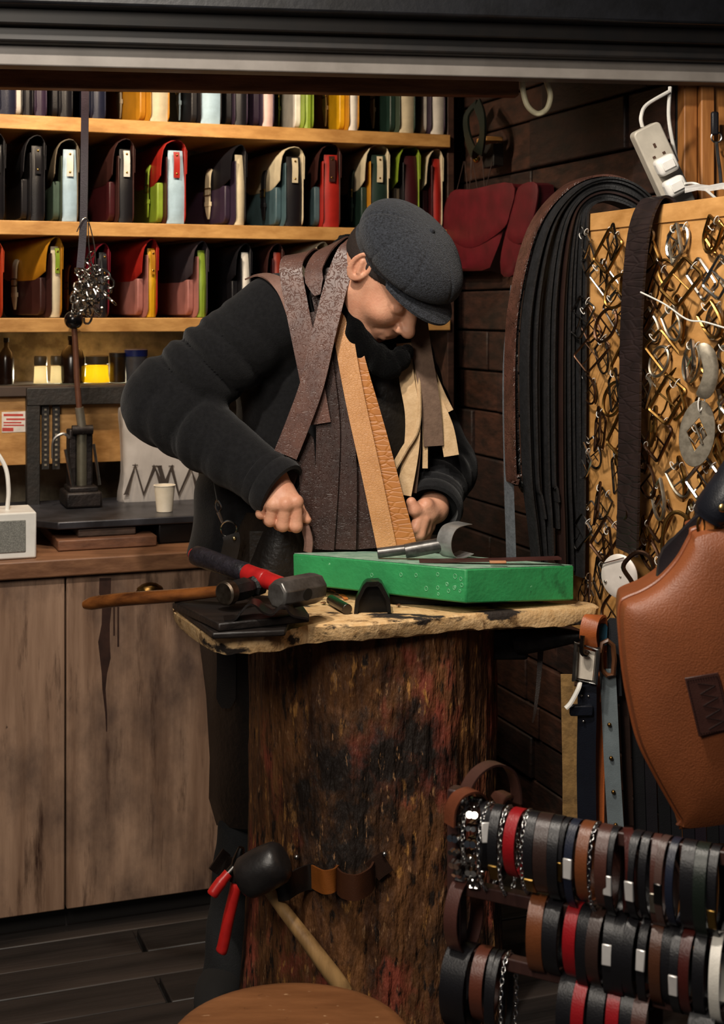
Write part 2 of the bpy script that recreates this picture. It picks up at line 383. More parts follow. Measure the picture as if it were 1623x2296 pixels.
CREAM = '#d9cdb0'; BLKL = '#16151a'; CHOC = '#3a1f1c'; RED = '#a5241c'; TEAL = '#46606a'; LIME = '#86a032'; MUST = '#b87f1e'; DGREEN = '#1f352e'; BLUE = '#a9c6da'; PURP = '#33263a'; PINK = '#a9706a'; CRIM = '#6a1020'; WHITE = '#e6e2da'; BURG = '#3f1218'; YEL = '#d9a516'; GREY = '#3b343a'; TAUPE = '#6e6353'; NAVY = '#1f2236'; OLIVE = '#3e4a3d'
def row(spec, zb, hpx_default, group, where, depth=.295):
    for i, (f, gl, gr, top, cols, strap, tab, desc) in enumerate(spec):
        A = onS(gl, HY-(zb-HC)*F/3.72, -.018); B = onS(gr, HY-(zb-HC)*F/3.72, -.018)
        t = max(.022, (B-A).length-.006)
        h = onS(gr, top, -.03).z-zb
        # yaw so that the far end of the front face appears at column f
        best = 0; bd = 1e9
        for k in range(-4, 26):
            y = math.radians(k); d = (-N).copy(); d.rotate(Matrix.Rotation(y, 3, 'Z')); C = A+d*depth
            e = abs(CX+F*C.x/C.y-f)
            if e < bd: bd = e; best = y
        mx = math.atan2(t*.9+.004, .3)
        yaw = max(math.radians(-3), min(best, math.radians(17)))
        satchel(A, yaw, zb+.001, h, t, depth, cols, desc+' '+where, group, strap, tab)
S2 = Z2
row([
 (-60, -18, 14, 303, (BLKL, BLKL, BLKL, BLKL, BLKL, BLKL), None, True, 'leftmost black satchel cut by the frame'),
 (26, 70, 104, 307, (BLKL, BLKL, BLKL, BLKL, BLKL, BLKL), None, True, 'glossy all black satchel with brass studs'),
 (110, 140, 178, 316, (TAUPE, OLIVE, BLUE, '#4d6257', TAUPE, WHITE), None, True, 'taupe flapped satchel with pale blue side'),
 (205, 268, 304, 315, (CHOC, CHOC, BLKL, BURG, MUST, WHITE), None, True, 'dark brown satchel with black side and white tab'),
 (309, 376, 420, 318, (RED, BURG, BLUE, LIME, LIME, RED), .10, True, 'red satchel with lime strap and light blue side'),
 (424, 530, 556, 328, (BLKL, PURP, CREAM, PURP, CREAM, CREAM), .115, False, 'black satchel with cream strap and cream side'),
 (558, 642, 684, 333, (CREAM, TEAL, BLKL, TEAL, BLKL, CREAM), .105, True, 'cream flapped satchel with teal body and black strap'),
 (686, 726, 765, 328, (CHOC, RED, RED, TEAL, CHOC, CHOC), None, True, 'dark brown flapped satchel with bright red side'),
 (764, 832, 873, 328, (CREAM, MUST, DGREEN, DGREEN, DGREEN, CREAM), .10, True, 'cream flapped satchel with dark green strap and side'),
 (874, 906, 942, 330, (LIME, BLKL, BURG, TAUPE, BLKL, BURG), None, False, 'lime flapped satchel with burgundy side'),
 (944, 970, 994, 337, (CREAM, BURG, RED, BURG, BLKL, RED), None, False, 'rightmost cream flapped satchel with red side')],
 Z2, 180, 'satchels on the middle shelf', 'on middle shelf')
row([
 (-70, -16, 8, 545, ('#b3401f', BURG, '#b3401f', BURG, CREAM, RED), None, False, 'orange satchel edge cut by the frame'),
 (12, 117, 144, 533, (MUST, CHOC, CREAM, CHOC, CREAM, LIME), .17, True, 'mustard flapped satchel with cream strap and side'),
 (146, 224, 246, 548, (CRIM, GREY, BLKL, TAUPE, MUST, BLKL), .19, True, 'crimson flapped satchel behind the hanging snap hooks'),
 (247, 333, 354, 538, (RED, PINK, YEL, PINK, MUST, MUST), None, True, 'red flapped satchel with dusty pink body and yellow side'),
 (356, 446, 466, 543, (GREY, PINK, LIME, PINK, PINK, PINK), None, False, 'charcoal flapped satchel with pink body and lime side'),
 (468, 543, 560, 548, (BLKL, BLKL, WHITE, BLKL, BLKL, BLKL), None, False, 'plain black satchel with white side'),
 (560, 614, 636, 548, (CHOC, BURG, '#8a2c1c', BURG, BLKL, BLKL), None, False, 'dark brown satchel with rust side beside the man'),
 (637, 715, 740, 545, (CREAM, CREAM, BURG, None, BLKL, BLKL), None, False, 'cream flapped satchel just behind the draped straps'),
 (745, 815, 850, 548, (BLKL, BLKL, BLKL, None, BLKL, BLKL), None, False, 'black satchel hidden behind the cap')],
 Z3, 180, 'satchels on the lower shelf', 'on lower shelf')
tp = 78
row([
 (-45, 0, 40, tp, (PURP, PURP, NAVY, BLKL, BLKL, BLKL), None, False, 'leftmost dark purple satchel'),
 (42, 52, 74, tp, (BLKL, BLKL, BLKL, WHITE, BLKL, BLKL), None, False, 'slim black satchel with silvery pocket'),
 (76, 80, 108, tp, (PURP, PURP, PURP, PURP, BLKL, BLKL), None, False, 'purple satchel'),
 (112, 136, 166, tp, (BLKL, BLKL, BLKL, BLKL, BLKL, BLKL), None, False, 'black satchel beside the hanging strap'),
 (196, 208, 240, tp, (NAVY, NAVY, NAVY, NAVY, BLKL, BLKL), None, False, 'navy satchel right of the hanging strap'),
 (243, 340, 386, tp, (MUST, MUST, CREAM, MUST, '#a9a08e', CREAM), .15, False, 'mustard satchel with cream side'),
 (388, 452, 500, tp, (BLKL, BLKL, BLUE, BLKL, BLUE, BLUE), .13, False, 'black satchel with pale blue strap and side'),
 (503, 528, 558, tp, (PURP, PURP, BLKL, BLKL, BLKL, BLKL), None, False, 'dark plum satchel with black side'),
 (559, 590, 617, tp, (PURP, PURP, '#d9b9b4', PURP, BLKL, PINK), None, False, 'plum satchel with pale pink side'),
 (619, 684, 706, tp, (LIME, LIME, LIME, WHITE, LIME, LIME), .17, False, 'lime green satchel with white pocket'),
 (708, 784, 808, tp, (MUST, MUST, WHITE, YEL, WHITE, WHITE), .13, False, 'yellow satchel with white strap and side'),
 (810, 898, 934, tp, (DGREEN, OLIVE, CREAM, DGREEN, CREAM, CREAM), .14, False, 'dark green satchel with cream strap and side'),
 (936, 968, 1000, tp, (PURP, PURP, WHITE, WHITE, PURP, WHITE), .10, False, 'plum satchel with white side at the shelf end')],
 Z1, 180, 'satchels on the top shelf', 'on top shelf')
# ================================================================== counter
ZC = onC(0, 1262).z
def acol(px): q = onC(px, 1400); return (q-CT0).dot(U)
# door wood with drips and stains that are part of the timber
def door_mat():
    m = wood('stained counter boards', '#aa8a72', '#80634f', 'z', 4, .55, .3)
    nt = m.node_tree; nd = nt.nodes; lk = nt.links; b = nd['Principled BSDF']
    src = b.inputs['Base Color'].links[0].from_socket
    tc = nd.new('ShaderNodeTexCoord')
    def layer(src, scale, st, lo, hi, colr, seedv):
        mp = nd.new('ShaderNodeMapping'); mp.inputs['Scale'].default_value = st; mp.inputs['Location'].default_value = (seedv, seedv*.7, seedv*1.3)
        lk.new(tc.outputs['Object'], mp.inputs[0])
        n = nd.new('ShaderNodeTexNoise'); n.inputs['Scale'].default_value = scale; n.inputs['Detail'].default_value = 7; n.inputs['Roughness'].default_value = .65; lk.new(mp.outputs[0], n.inputs['Vector'])
        r = nd.new('ShaderNodeMapRange'); r.inputs[1].default_value = lo; r.inputs[2].default_value = hi; lk.new(n.outputs['Fac'], r.inputs[0])
        x = nd.new('ShaderNodeMix'); x.data_type = 'RGBA'; lk.new(r.outputs[0], x.inputs[0]); lk.new(src, x.inputs[6]); x.inputs[7].default_value = lin(colr)
        return x.outputs[2]
    s = layer(src, 3.0, (1, 1, .6), .47, .66, '#4d3d36', 2.1)
    s = layer(s, 30, (1, 1, .12), .56, .72, '#3a251c', 5.3); s = layer(s, 9, (1, 1, .25), .60, .70, '#33231d', 7.9)
    s = layer(s, 26, (1, 1, .6), .70, .76, '#2a1c18', 9.7)
    lk.new(s, b.inputs['Base Color'])
    b.inputs['Specular IOR Level'].default_value = .3
    return m
DOORM = door_mat()
WTOP = wood('counter lip', '#8e6446', '#6b4730', 'x', 6, .5)
ct = thing('counter', 'stained wooden counter with two big plank doors at left', 'counter', CT0+U*-.6+N*-.3)
mk('worktop', ubox(-1.5, .10, -.73, 0, ZC-.04, ZC, CT0), WTOP, ct, bevel=.004)
def door(a0, a1, nm):
    d = mk('door', ubox(a0, a1, -.045, -.018, .05, ZC-.043, CT0), DOORM, ct, bevel=.003); return d
d1 = door(-1.5, acol(148), 'l'); d2 = door(acol(152), .10, 'r')
g = G(); add_ubox(g, -1.5, .10, -.09, -.06, .0, .055, CT0); mk('plinth', g, mat('plinth black', '#15110f', rough=.7), ct)
g = G(); add_ubox(g, -1.5, .10, -.7, -.09, .0, ZC-.045, CT0); mk('carcass', g, W_DARK, ct)
hp = onC(335, 1328, -.018); g = G()          # scalloped brass cup pull on the right door
rows = []
for i in range(7):
    b = math.pi/2*i/6; r = []
    for k in range(21):
        a = math.pi*k/20; rr = .032*(1+.05*math.cos(a*12))
        r.append(hp+U*(rr*math.cos(a)*math.cos(b*.0)*(1-.25*(i/6)**2))+Z*(.022*math.sin(a)*math.cos(b)+.001)+N*(.022*math.sin(b)*math.sin(a)+.001))
    rows.append(r)
g.grid(rows, .0015, N*-1); mk('handle', g, BRASS, d2)
# drip of dark stain: a crust of dried dye running down the right door
g = G(); pts = []
dr = [(236, 1296, 13), (235, 1330, 13), (240, 1352, 11), (237, 1400, 9), (233, 1440, 13), (236, 1475, 12), (234, 1510, 6), (233, 1545, 3.5), (238, 1600, 2), (239, 1640, 1)]
L = [onC(x-wd, y, -.0172) for x, y, wd in dr]; R = [onC(x+wd, y, -.0172) for x, y, wd in dr]
g.grid([[a, b] for a, b in zip(L, R)], .0008, -N); mk('dye_drip', g, mat('dried dark dye', '#2a1812', '#3b241b', rough=.5), d2)
g = G(); g.grid([[onC(265-2, y, -.0172), onC(265+2, y, -.0172)] for y in (1340, 1400, 1450)], .0008, -N); g.grid([[onC(256-2, y, -.0172), onC(256+1.5, y, -.0172)] for y in (1350, 1380, 1425)], .0008, -N)
mk('dye_drip', g, MATS['dried dark dye'], d2)
# plywood panel under the shelves
pl = mk('plywood_panel', ubox(-1.5, -.42, -.10, -.08, onS(100, 1048).z, Z4-.027), PINE2, bevel=.001); tag(pl, 'bare plywood panel fixed under the shelves behind the hand press', 'panel')
lb = thing('warning_label', 'small white paper label with red print on plywood panel', 'label', onS(32, 970, -.078))
mk('paper', G().prism([onS(x, y, -.0795) for x, y in ((4, 924), (58, 922), (58, 968), (4, 970))], N*.0006), mat('label paper', '#d9cfc6', rough=.7), lb, smooth=False)
g = G()
for x0, x1, y0, y1 in ((8, 52, 928, 933), (14, 56, 938, 942), (8, 48, 946, 949), (8, 54, 952, 955), (5, 30, 959, 967)):
    g.prism([onS(x, y, -.0788) for x, y in ((x0, y0), (x1, y0), (x1, y1), (x0, y1))], N*.0003)
mk('print', g, mat('red print', '#b5392d', rough=.7), lb, smooth=False)
# ---- low shelf jars, lit from behind
GLASS = mat('jar glass', '#e6e2d0', '#d9d5c2', rough=.08, trans=.95, scale=5)
def translucent(name, c):
    m = bpy.data.materials.new(name); m.use_nodes = True; nt = m.node_tree; nd = nt.nodes
    b = nd['Principled BSDF']; b.inputs['Base Color'].default_value = lin(c); b.inputs['Roughness'].default_value = .4
    t = nd.new('ShaderNodeBsdfTranslucent'); t.inputs[0].default_value = lin(c); x = nd.new('ShaderNodeMixShader'); x.inputs[0].default_value = .7
    nt.links.new(b.outputs[0], x.inputs[1]); nt.links.new(t.outputs[0], x.inputs[2]); nt.links.new(x.outputs[0], nd['Material Output'].inputs['Surface']); return m
WAX = translucent('white paste', '#f2ead2'); AMB = translucent('yellow paste', '#fbe455')
def jar(name, px, py, wpx, hpx, kind, label, off=-.17, cat='jar'):
    c = onS(px, 700, off); s = F/c.y; zt = Z4+.001; r = wpx/2/s; h = hpx/s; c = V((c.x, c.y, zt))
    t = thing(name, label, cat, c); Mx = Matrix.Translation(c)
    if kind in ('wax', 'amber'):
        k = WAX if kind == 'wax' else AMB
        mk('contents', G().lathe([(r*.2, .001), (r*.98, .001), (r*.9, h*.3), (r*.86, h*.62), (r*.2, h*.62)], 20, Mx), k, t)
        mk('lid', G().lathe([(r*.86, h*.66), (r*.9, h*.68), (r*.9, h*.95), (r*.8, h)], 20, Mx), mat('jar lid', '#5b5240', rough=.4), t)
    elif kind == 'bottle':
        mk('body', G().lathe([(r*.95, 0), (r, .01), (r, h*.55), (r*.8, h*.72), (r*.3, h*.85), (r*.3, h)], 20, Mx), mat('brown bottle', '#2b1a10', rough=.2), t)
        mk('cap', G().lathe([(r*.36, h*.96), (r*.36, h*1.06)], 14, Mx), BLACKM, t)
    elif kind == 'tub':
        mk('body', G().lathe([(r*.92, 0), (r*.98, h*.8)], 22, Mx), mat('cloudy tub', '#6d7078', rough=.35), t)
        mk('lid', G().lathe([(r*1.04, h*.8), (r*1.04, h), (r*.9, h*1.02)], 22, Mx), mat('blue lid', '#20358f', rough=.4), t)
    elif kind == 'tin':
        mk('body', G().lathe([(r, 0), (r, h*.9)], 22, Mx), mat('amber tin', '#4a3512', '#2b1f10', rough=.3), t)
        mk('lid', G().lathe([(r*1.03, h*.86), (r*1.03, h), (r*.5, h*1.02)], 22, Mx), mat('dark lid', '#2a2522', rough=.4), t)
    return t
jar('glass_jar', 91, 868, 32, 62, 'wax', 'small jar of glowing white paste, left one of the pair')
jar('glass_jar', 127, 868, 30, 62, 'wax', 'small jar of glowing white paste nearest the brown bottle')
jar('glue_bottle', 162, 868, 56, 100, 'bottle', 'squat dark brown bottle standing behind the press lever', cat='bottle')
jar('glass_jar', 217, 868, 58, 62, 'amber', 'glowing yellow jar between dark bottle and tin')
jar('tin_can', 263, 868, 36, 66, 'tin', 'dark amber tin beside the yellow jar', cat='tin')
jar('plastic_tub', 305, 868, 50, 72, 'tub', 'cloudy plastic tub with blue lid near the elbow', cat='tub')
jar('ink_bottle', 14, 868, 34, 98, 'bottle', 'tall black bottle at left frame edge on low shelf', cat='bottle')
lamp('jar_light', 'AREA', onS(162, 846, -.31), onS(162, 846, 0), 2.2, (1, .88, .6), .045)
lamp('jar_light', 'AREA', onS(266, 850, -.31), onS(266, 850, 0), 1.0, (1, .88, .6), .03)
# ---- steel plate, boards, stereo under it
def cbox(name, px0, px1, o0, o1, z0, z1, m, label, cat, bev=.003):
    a0 = (onC(px0, 1200, o1)-CT0).dot(U); a1 = (onC(px1, 1200, o1)-CT0).dot(U)
    return tag(mk(name, ubox(a0, a1, o0, o1, z0, z1, CT0), m, bevel=bev), label, cat)
cbox('chopping_board', 130, 352, -.45, -.10, ZC+.001, ZC+.026, wood('board wood', '#7a5138', '#5a3926', 'x'), 'thick brown wooden board lying on the counter', 'board')
cbox('packing_block', 175, 305, -.42, -.13, ZC+.0265, ZC+.046, wood('packing wood', '#4b372b', '#2f221a', 'x'), 'dark wooden block under the steel plate', 'block')
cbox('car_stereo', 356, 436, -.38, -.13, ZC+.001, ZC+.056, mat('stereo black', '#0f0f10', rough=.35), 'black stereo unit tucked under the steel plate', 'stereo')
PT = ZC+.066
mt = mat('worn steel plate', '#4a4a50', '#2c2b2e', rough=.38, metal=.5, scale=9, bump=.05)
a0 = (onC(130, 1170, -.12)-CT0).dot(U); g = G()
a2 = .02; cs = [CT0+U*(a0)+N*-.12, CT0+U*a2+N*-.12, CT0+U*a2+N*-.52, CT0+U*(a0-.16)+N*-.52, CT0+U*(a0-.13)+N*-.28]
g.prism([V((p.x, p.y, PT-.018)) for p in cs], (0, 0, .018)); tag(mk('steel_plate', g, mt, bevel=.003), 'heavy dark steel plate on blocks carrying the press', 'plate')
# ---- radio
rd = onC(82, 1262, -.03); g = G(); ra = (rd-CT0).dot(U)
rt = thing('radio', 'white box radio with grey speaker grille at left edge of counter', 'radio', CT0+U*(ra-.12)+N*-.1+Z*(ZC+.001))
mk('case', ubox(ra-.26, ra, -.16, -.03, ZC+.001, ZC+.105, CT0), WHITEP, rt, bevel=.004)
mk('grille', ubox(ra-.25, ra-.024, -.031, -.0275, ZC+.016, ZC+.088, CT0), mat('grille grey', '#8f8f88', '#5f5f5a', rough=.6, scale=400, bump=.4, bscale=900), rt, bevel=.002)
rc = tag(mk('radio_cable', G().tube(cr([rd+U*-.06+N*-.06+Z*.105, rd+U*-.055+N*-.06+Z*.16, rd+U*-.065+N*-.07+Z*.22, rd+U*-.11+N*-.08+Z*.27, rd+U*-.2+N*-.08+Z*.29]), .005, 8), WHITEP), 'white cable rising from the white radio', 'cable')
# ---- hand press on the plate
B = V(onS(178, 1140, .02)); B.z = PT
s = F/B.y
def pp(px, py, d=0): return V((B.x+(px-178)/s*U.x, B.y+(px-178)/s*U.y, PT+(1140-py)/s))+N*d
hpz = thing('hand_press', 'old iron hand press with long lever and black ball knob', 'press', B)
IRON = mat('press iron', '#2c2523', '#171313', rough=.5, metal=.5, bump=.3, scale=30)
def pbox(x0, x1, y0, y1, d0, d1):
    c = (pp(x0, y0)+pp(x1, y1))/2+N*((d0+d1)/2); return G().box(c, (abs(x1-x0)/s, abs(d1-d0), abs(y1-y0)/s), (U, N, Z))
mk('base', pbox(142, 222, 1104, 1139, -.07, .05), IRON, hpz, bevel=.006)
g = pbox(150, 214, 1093, 1106, -.05, .04); mk('bed', g, IRON, hpz, bevel=.004)
mk('column', pbox(155, 172, 968, 1096, -.05, .0), IRON, hpz, bevel=.004); mk('column', pbox(192, 208, 968, 1096, -.05, .0), IRON, hpz, bevel=.004)
mk('ram', G().tube([pp(183, 1098), pp(183, 975)], .013, 12), mat('worn ram', '#6f6b5c', rough=.4, metal=.6), hpz)
mk('pivot', G().tube([pp(160, 968, .012), pp(206, 968, .012)], .012, 12), IRON, hpz)
mk('lever_socket', G().tube([pp(184, 975, .01), pp(176, 918, .012)], .011, 12), mat('socket grey', '#8b8578', rough=.4, metal=.6), hpz)
lv = mk('lever', G().tube(cr([pp(176, 920, .012), pp(171, 860, .014), pp(168, 800, .016), pp(164, 735, .018)]), .0075, 10), mat('lever brown', '#6b4636', rough=.4, metal=.3), hpz)
mk('knob', G().ball(pp(163, 722, .018), .024, 18, 12), mat('black knob', '#0d0d0f', rough=.18), lv)
mk('spring_rod', G().tube(cr([pp(155, 985, .01), pp(140, 976, .01), pp(120, 990, .01), pp(118, 1030, .01)]), .004, 6), STEEL, hpz)
mk('spring_rod', G().tube([pp(144, 1010, .02), pp(160, 1095, .02)], .004, 6), STEEL, hpz); mk('spring_rod', G().tube([pp(207, 1000, .02), pp(220, 1092, .02)], .004, 6), STEEL, hpz)
# ---- black perforated frame behind the press
fr = thing('metal_frame', 'black perforated metal frame standing behind the press', 'frame', onS(75, 1148, -.06))
def fbox(x0, x1, y0, y1, o0=-.075, o1=-.045):
    a = onS(x0, y0, o1); b = onS(x1, y1, o1); c = (a+b)/2+N*((o0-o1)/2); c.z = (a.z+b.z)/2
    return G().box(c, ((b-a).dot(U), o1-o0, abs(a.z-b.z)), (U, N, Z))
BF = mat('frame black', '#14120f', '#221c17', rough=.55, bump=.3)
mk('post', fbox(60, 90, 872, 1146), BF, fr, bevel=.002); mk('top_bar', fbox(60, 282, 870, 905, -.078, -.043), BF, fr, bevel=.002)
for x in (94, 118):
    q = mk('perforated_strip', fbox(x, x+16, 908, 1052, -.07, -.06), BF, fr); g = G()
    for k in range(12):
        c = onS(x+8, 918+k*11.3, -.0595); g.box(c, (.006, .001, .005), (U, N, Z))
    mk('slot', g, mat('slot grey', '#857a68', rough=.5), q)
# ---- plastic carrier with the zigzag print
def bagp(x, y, off=-.03): return onS(x, y, off)
bg = thing('plastic_bag', 'white plastic carrier bag with dark zigzag letters behind paper cup', 'bag', bagp(355, 1140))
out = [bagp(*p) for p in ((272, 1138), (275, 1060), (273, 980), (269, 925), (276, 914), (300, 925), (345, 920), (395, 930), (438, 950), (444, 1040), (440, 1138), (360, 1141))]
out = cr(out, 4, True)
mk('bag_body', G().pillow(out, N, .03, .03, 8), mat('white poly', '#b9b2ac', '#a39b95', rough=.3, scale=6, bump=.9, bscale=12, bst=(1.6, 1, .5)), bg)
g = G(); zz = [[(283, 1108), (303, 1043), (322, 1108), (347, 1045), (361, 1085)], [(357, 1045), (370, 1088)], [(370, 1088), (384, 1045), (401, 1108), (428, 1048), (442, 1095)]]
for line in zz:
    pts = [bagp(x, y, .0035) for x, y in line]
    g.ribbon(pts, U, .0105, .0012)
    for p in pts:
        if p.z > pts[0].z+.03 or p is pts[0]: g.box(p, (.014, .0012, .0025), (U, N, Z))
mk('print', g, mat('bag print', '#3a302a', rough=.5), bg, smooth=False)
# ---- paper cup
c = PZ(369, 1147, PT); c.z = PT
cu = thing('paper_cup', 'small cream paper cup on the steel plate', 'cup', c); Mx = Matrix.Translation(c)
mk('cup_wall', G().lathe([(.0195, .001), (.0255, .064), (.0245, .064), (.0185, .004)], 28, Mx), mat('cup paper', '#e2d6c2', '#d6c9b2', rough=.6), cu)
mk('rim', G().tube([Mx @ V((.0258*math.cos(a), .0258*math.sin(a), .0645)) for a in [i*math.pi/14 for i in range(28)]], .0014, 6, True), mat('cup rim', '#ece3d2', rough=.5), cu)
# ================================================================== hanging strap with a bunch of snap hooks
HS = 3.22
st = tag(mk('hanging_strap', G().ribbon(cr([P(191, 185, HS), P(190, 300, HS), P(187, 500, HS), P(180, 600, HS)], 5), (1, 0, 0), .017, .003), leather('#2e2530')), 'long thin dark leather strap hanging before the satchel shelves', 'strap')
wr_ = thing('wire_hanger', 'thin bent wire loops holding the bunch of snap hooks', 'wire', P(196, 600, HS-.02))
mk('wire', G().tube(cr([P(172, 520, HS-.01), P(186, 492, HS-.01), P(198, 496, HS-.01), P(212, 555, HS-.01), P(214, 610, HS-.01)]), .0013, 6), STEEL, wr_)
mk('wire', G().tube(cr([P(198, 500, HS-.015), P(200, 560, HS-.015), P(212, 620, HS-.015), P(215, 640, HS-.015)]), .0013, 6), STEEL, wr_)
hk = thing('snap_hook', 'small chrome snap hook in the hanging bunch', 'hook', P(195, 640, HS), 'snap hooks hanging in a bunch')
mk('hook', G().tube(cr([(0, 0, 0), (.001, 0, -.012), (.010, 0, -.018), (.012, 0, -.032), (.003, 0, -.042), (-.008, 0, -.036), (-.008, 0, -.022)]), .0026, 6), NICKEL, hk, local=True)
mk('swivel_ring', G().tube([(.011*math.cos(a), 0, .012+.011*math.sin(a)) for a in [i*math.pi/6 for i in range(12)]], .0017, 6, True), NICKEL, hk, local=True)
mk('swivel', G().lathe([(.004, -.004), (.005, 0), (.003, .003)], 8), GUN, hk, local=True)
random.seed(11)
for i in range(26):
    a = random.uniform(0, 6.28); rr = random.random()**.6; py = 635+55*rr*math.sin(a)+random.uniform(-8, 25); px = 198+34*rr*math.cos(a)*(1-.25*(py < 610))
    loc = P(px, min(py, 690), HS+random.uniform(-.018, .018)); rot = (random.uniform(-.9, .9), random.uniform(-1, 1), random.uniform(0, 3.1))
    if i == 0: hk.location = loc; hk.rotation_euler = rot
    else: link_copy(hk, loc, rot)
# ================================================================== things on the right wall
REDM = mat('crimson hide', '#5e0c1a', '#4a0812', rough=.55, scale=20, bump=.1, bscale=300)
def hangbag(outline, flapo, label, cords):
    t = thing('hanging_satchel', label, 'satchel', onR(outline[0][0]+20, 612, .03))
    mk('body', G().pillow(cr([onR(x, y, .05) for x, y in outline], 3, True), -U, .012, .045, 6), REDM, t)
    mk('flap', G().pillow(cr([onR(x, y, .062) for x, y in flapo], 4, True), -U, .006, .003, 5), REDM, t)
    g = G()
    for x0, y0, x1, y1 in cords: g.tube([onR(x0, y0, .05), onR(x1, y1, .055)], .0012, 5)
    if g.v: mk('cord', g, mat('dark cord', '#3a2a26', rough=.6), t)
    return t
b1 = hangbag([(1012, 434), (1060, 424), (1148, 412), (1144, 470), (1124, 540), (1098, 600), (1040, 607), (994, 602), (985, 540), (992, 480)],
        [(1010, 432), (1060, 424), (1148, 411), (1142, 480), (1122, 518), (1056, 556), (1008, 535), (990, 500)], 'crimson envelope satchel hanging on the dark wall, nearer the cap', [(1040, 362, 1024, 428), (1042, 362, 1048, 426), (1058, 362, 1052, 424), (1060, 362, 1070, 422), (1082, 362, 1086, 420), (1104, 362, 1090, 420)])
mk('gusset', G().grid([[onR(1150, 425, .05), onR(1158, 422, .03)], [onR(1143, 475, .05), onR(1150, 475, .03)], [onR(1122, 545, .055), onR(1134, 545, .03)], [onR(1098, 606, .055), onR(1120, 612, .03)]], .003, -U), leather('#2e1a16'), b1)
b2 = hangbag([(1162, 421), (1204, 414), (1196, 480), (1176, 560), (1152, 615), (1123, 613), (1132, 545), (1152, 475)], [(1162, 420), (1204, 413), (1195, 490), (1170, 545), (1136, 530), (1152, 475)], 'narrow crimson satchel hanging beside the black straps', [(1190, 400, 1196, 418)])
gs = tag(mk('green_strap_roll', G().ribbon(cr([onR(1068, 232, .05), onR(1046, 262, .06), onR(1050, 310, .06), onR(1066, 345, .07), onR(1080, 320, .08), onR(1082, 270, .08), onR(1070, 232, .06)], 6), N+Z*.1, .03, .006), leather('#131d18')), 'dark green leather strap looped on a wall peg', 'strap')
pg = thing('peg_rail', 'short wooden peg rail above the crimson satchels', 'rail', onR(1095, 330, .02))
mk('rail', G().box(onR(1098, 314, .03), (.05, .06, .012), (U, N, Z)), PINE2, pg, bevel=.002)
g = G(); g.box(onR(1105, 350, .03), (.03, .07, .06), (U, N, Z)); mk('bracket', g, mat('bracket dark', '#120e0c', rough=.6), pg, bevel=.002); mk('knob', G().ball(onR(1068, 357, .06), .010, 12, 8), GOLD, pg)
tag(mk('cable_loop', G().tube(cr([P(1170, 170, 3.0), P(1173, 205, 3.0), P(1183, 238, 3.0), P(1205, 255, 3.0), P(1226, 244, 3.0), P(1234, 215, 3.0), P(1227, 188, 3.0), P(1220, 170, 3.0)], 6), .0062, 10), mat('cream cable', '#cfc6a4', rough=.5)), 'cream cable loop hanging below the shutter rail', 'cable')
# power strip leaning behind the buckle board
PSY = 2.86; pa = P(1436, 285, PSY); pb = P(1530, 490, PSY+.02); ax = (pb-pa).normalized(); wv = (V((1, .12, 0))-ax*ax.dot(V((1, .12, 0)))).normalized(); nv = ax.cross(wv)
if nv.y > 0: nv = -nv
ps = thing('power_strip', 'white multi-socket power strip leaning on the right wall', 'power strip', pb)
L = (pb-pa).length; g = G(); out = []
for cxx, cyy, a0 in ((.012, .022, 180), (.012, -.022, 90)): pass
out = []
for (x, y, a0) in ((L-.008, .020, 0), (.012, .020, 90), (.012, -.020, 180), (L-.008, -.020, 270)):
    for k in range(5):
        a = math.radians(a0+90*k/4); out.append(pa+ax*(x+.010*math.cos(a))+wv*(y+.010*math.sin(a)))
mk('case', G().prism(out, nv*.032), mat('aged white plastic', '#b9b2a4', '#aaa396', rough=.45), ps, bevel=.003)
for q in (.055,):
    g = G(); c = pa+ax*q+nv*.0325
    g.box(c-ax*.012, (.005, .009, .001), (wv, ax, nv)); g.box(c+ax*.009+wv*.011, (.006, .005, .001), (wv, ax, nv)); g.box(c+ax*.009-wv*.011, (.006, .005, .001), (wv, ax, nv))
    mk('socket_hole', g, mat('socket brown', '#4a3224', rough=.6), ps, smooth=False)
for (px, py) in ((1493, 370), (1513, 418)):
    c = P(px, py, PSY-.045); d = thing('plug', ('upper' if py < 400 else 'lower')+' white plug pushed into the power strip', 'plug', c, 'plugs in the power strip')
    mk('body', G().box(c, (.044, .036, .030), (wv, ax, nv)), WHITEP, d, bevel=.009, seg=3)
    mk('face', G().box(c+nv*.016, (.026, .018, .004), (wv, ax, nv)), WHITEP, d, bevel=.0015)
(mk('power_cord', G().tube(cr([P(1440, 285, PSY), P(1437, 262, PSY), P(1450, 235, PSY+.02), P(1500, 205, PSY+.04)]), .004, 8), TIE, ps))
(mk('power_cord', G().tube(cr([P(1502, 195, PSY+.05), P(1499, 260, PSY+.04), P(1508, 320, PSY+.03), P(1517, 362, PSY+.02)]), .004, 8), TIE, ps))
tag(mk('charger_lead', G().tube(cr([P(1535, 412, PSY-.06), P(1560, 412, PSY-.06), P(1585, 428, PSY-.1), P(1612, 452, PSY-.2)]), .0028, 8), WHITEP), 'thin white charger lead curling from lower plug', 'cord')
kf = thing('key_fob_strap', 'black leather fob with steel hook hanging on orange post', 'strap', P(1605, 420, 3.0))
mk('tab', G().box(P(1602, 277, 2.985), (.016, .012, .05)), leather('#18171c'), kf, bevel=.004)
mk('ring', G().tube([P(1606, 308, 2.983)+V((.011*math.cos(a), 0, .011*math.sin(a))) for a in [i*math.pi/6 for i in range(12)]], .002, 6, True), STEEL, kf)
mk('hook', G().tube(cr([P(1606, 318, 2.983), P(1609, 350, 2.983), P(1614, 385, 2.983), P(1616, 418, 2.983)]), .004, 8), STEEL, kf)
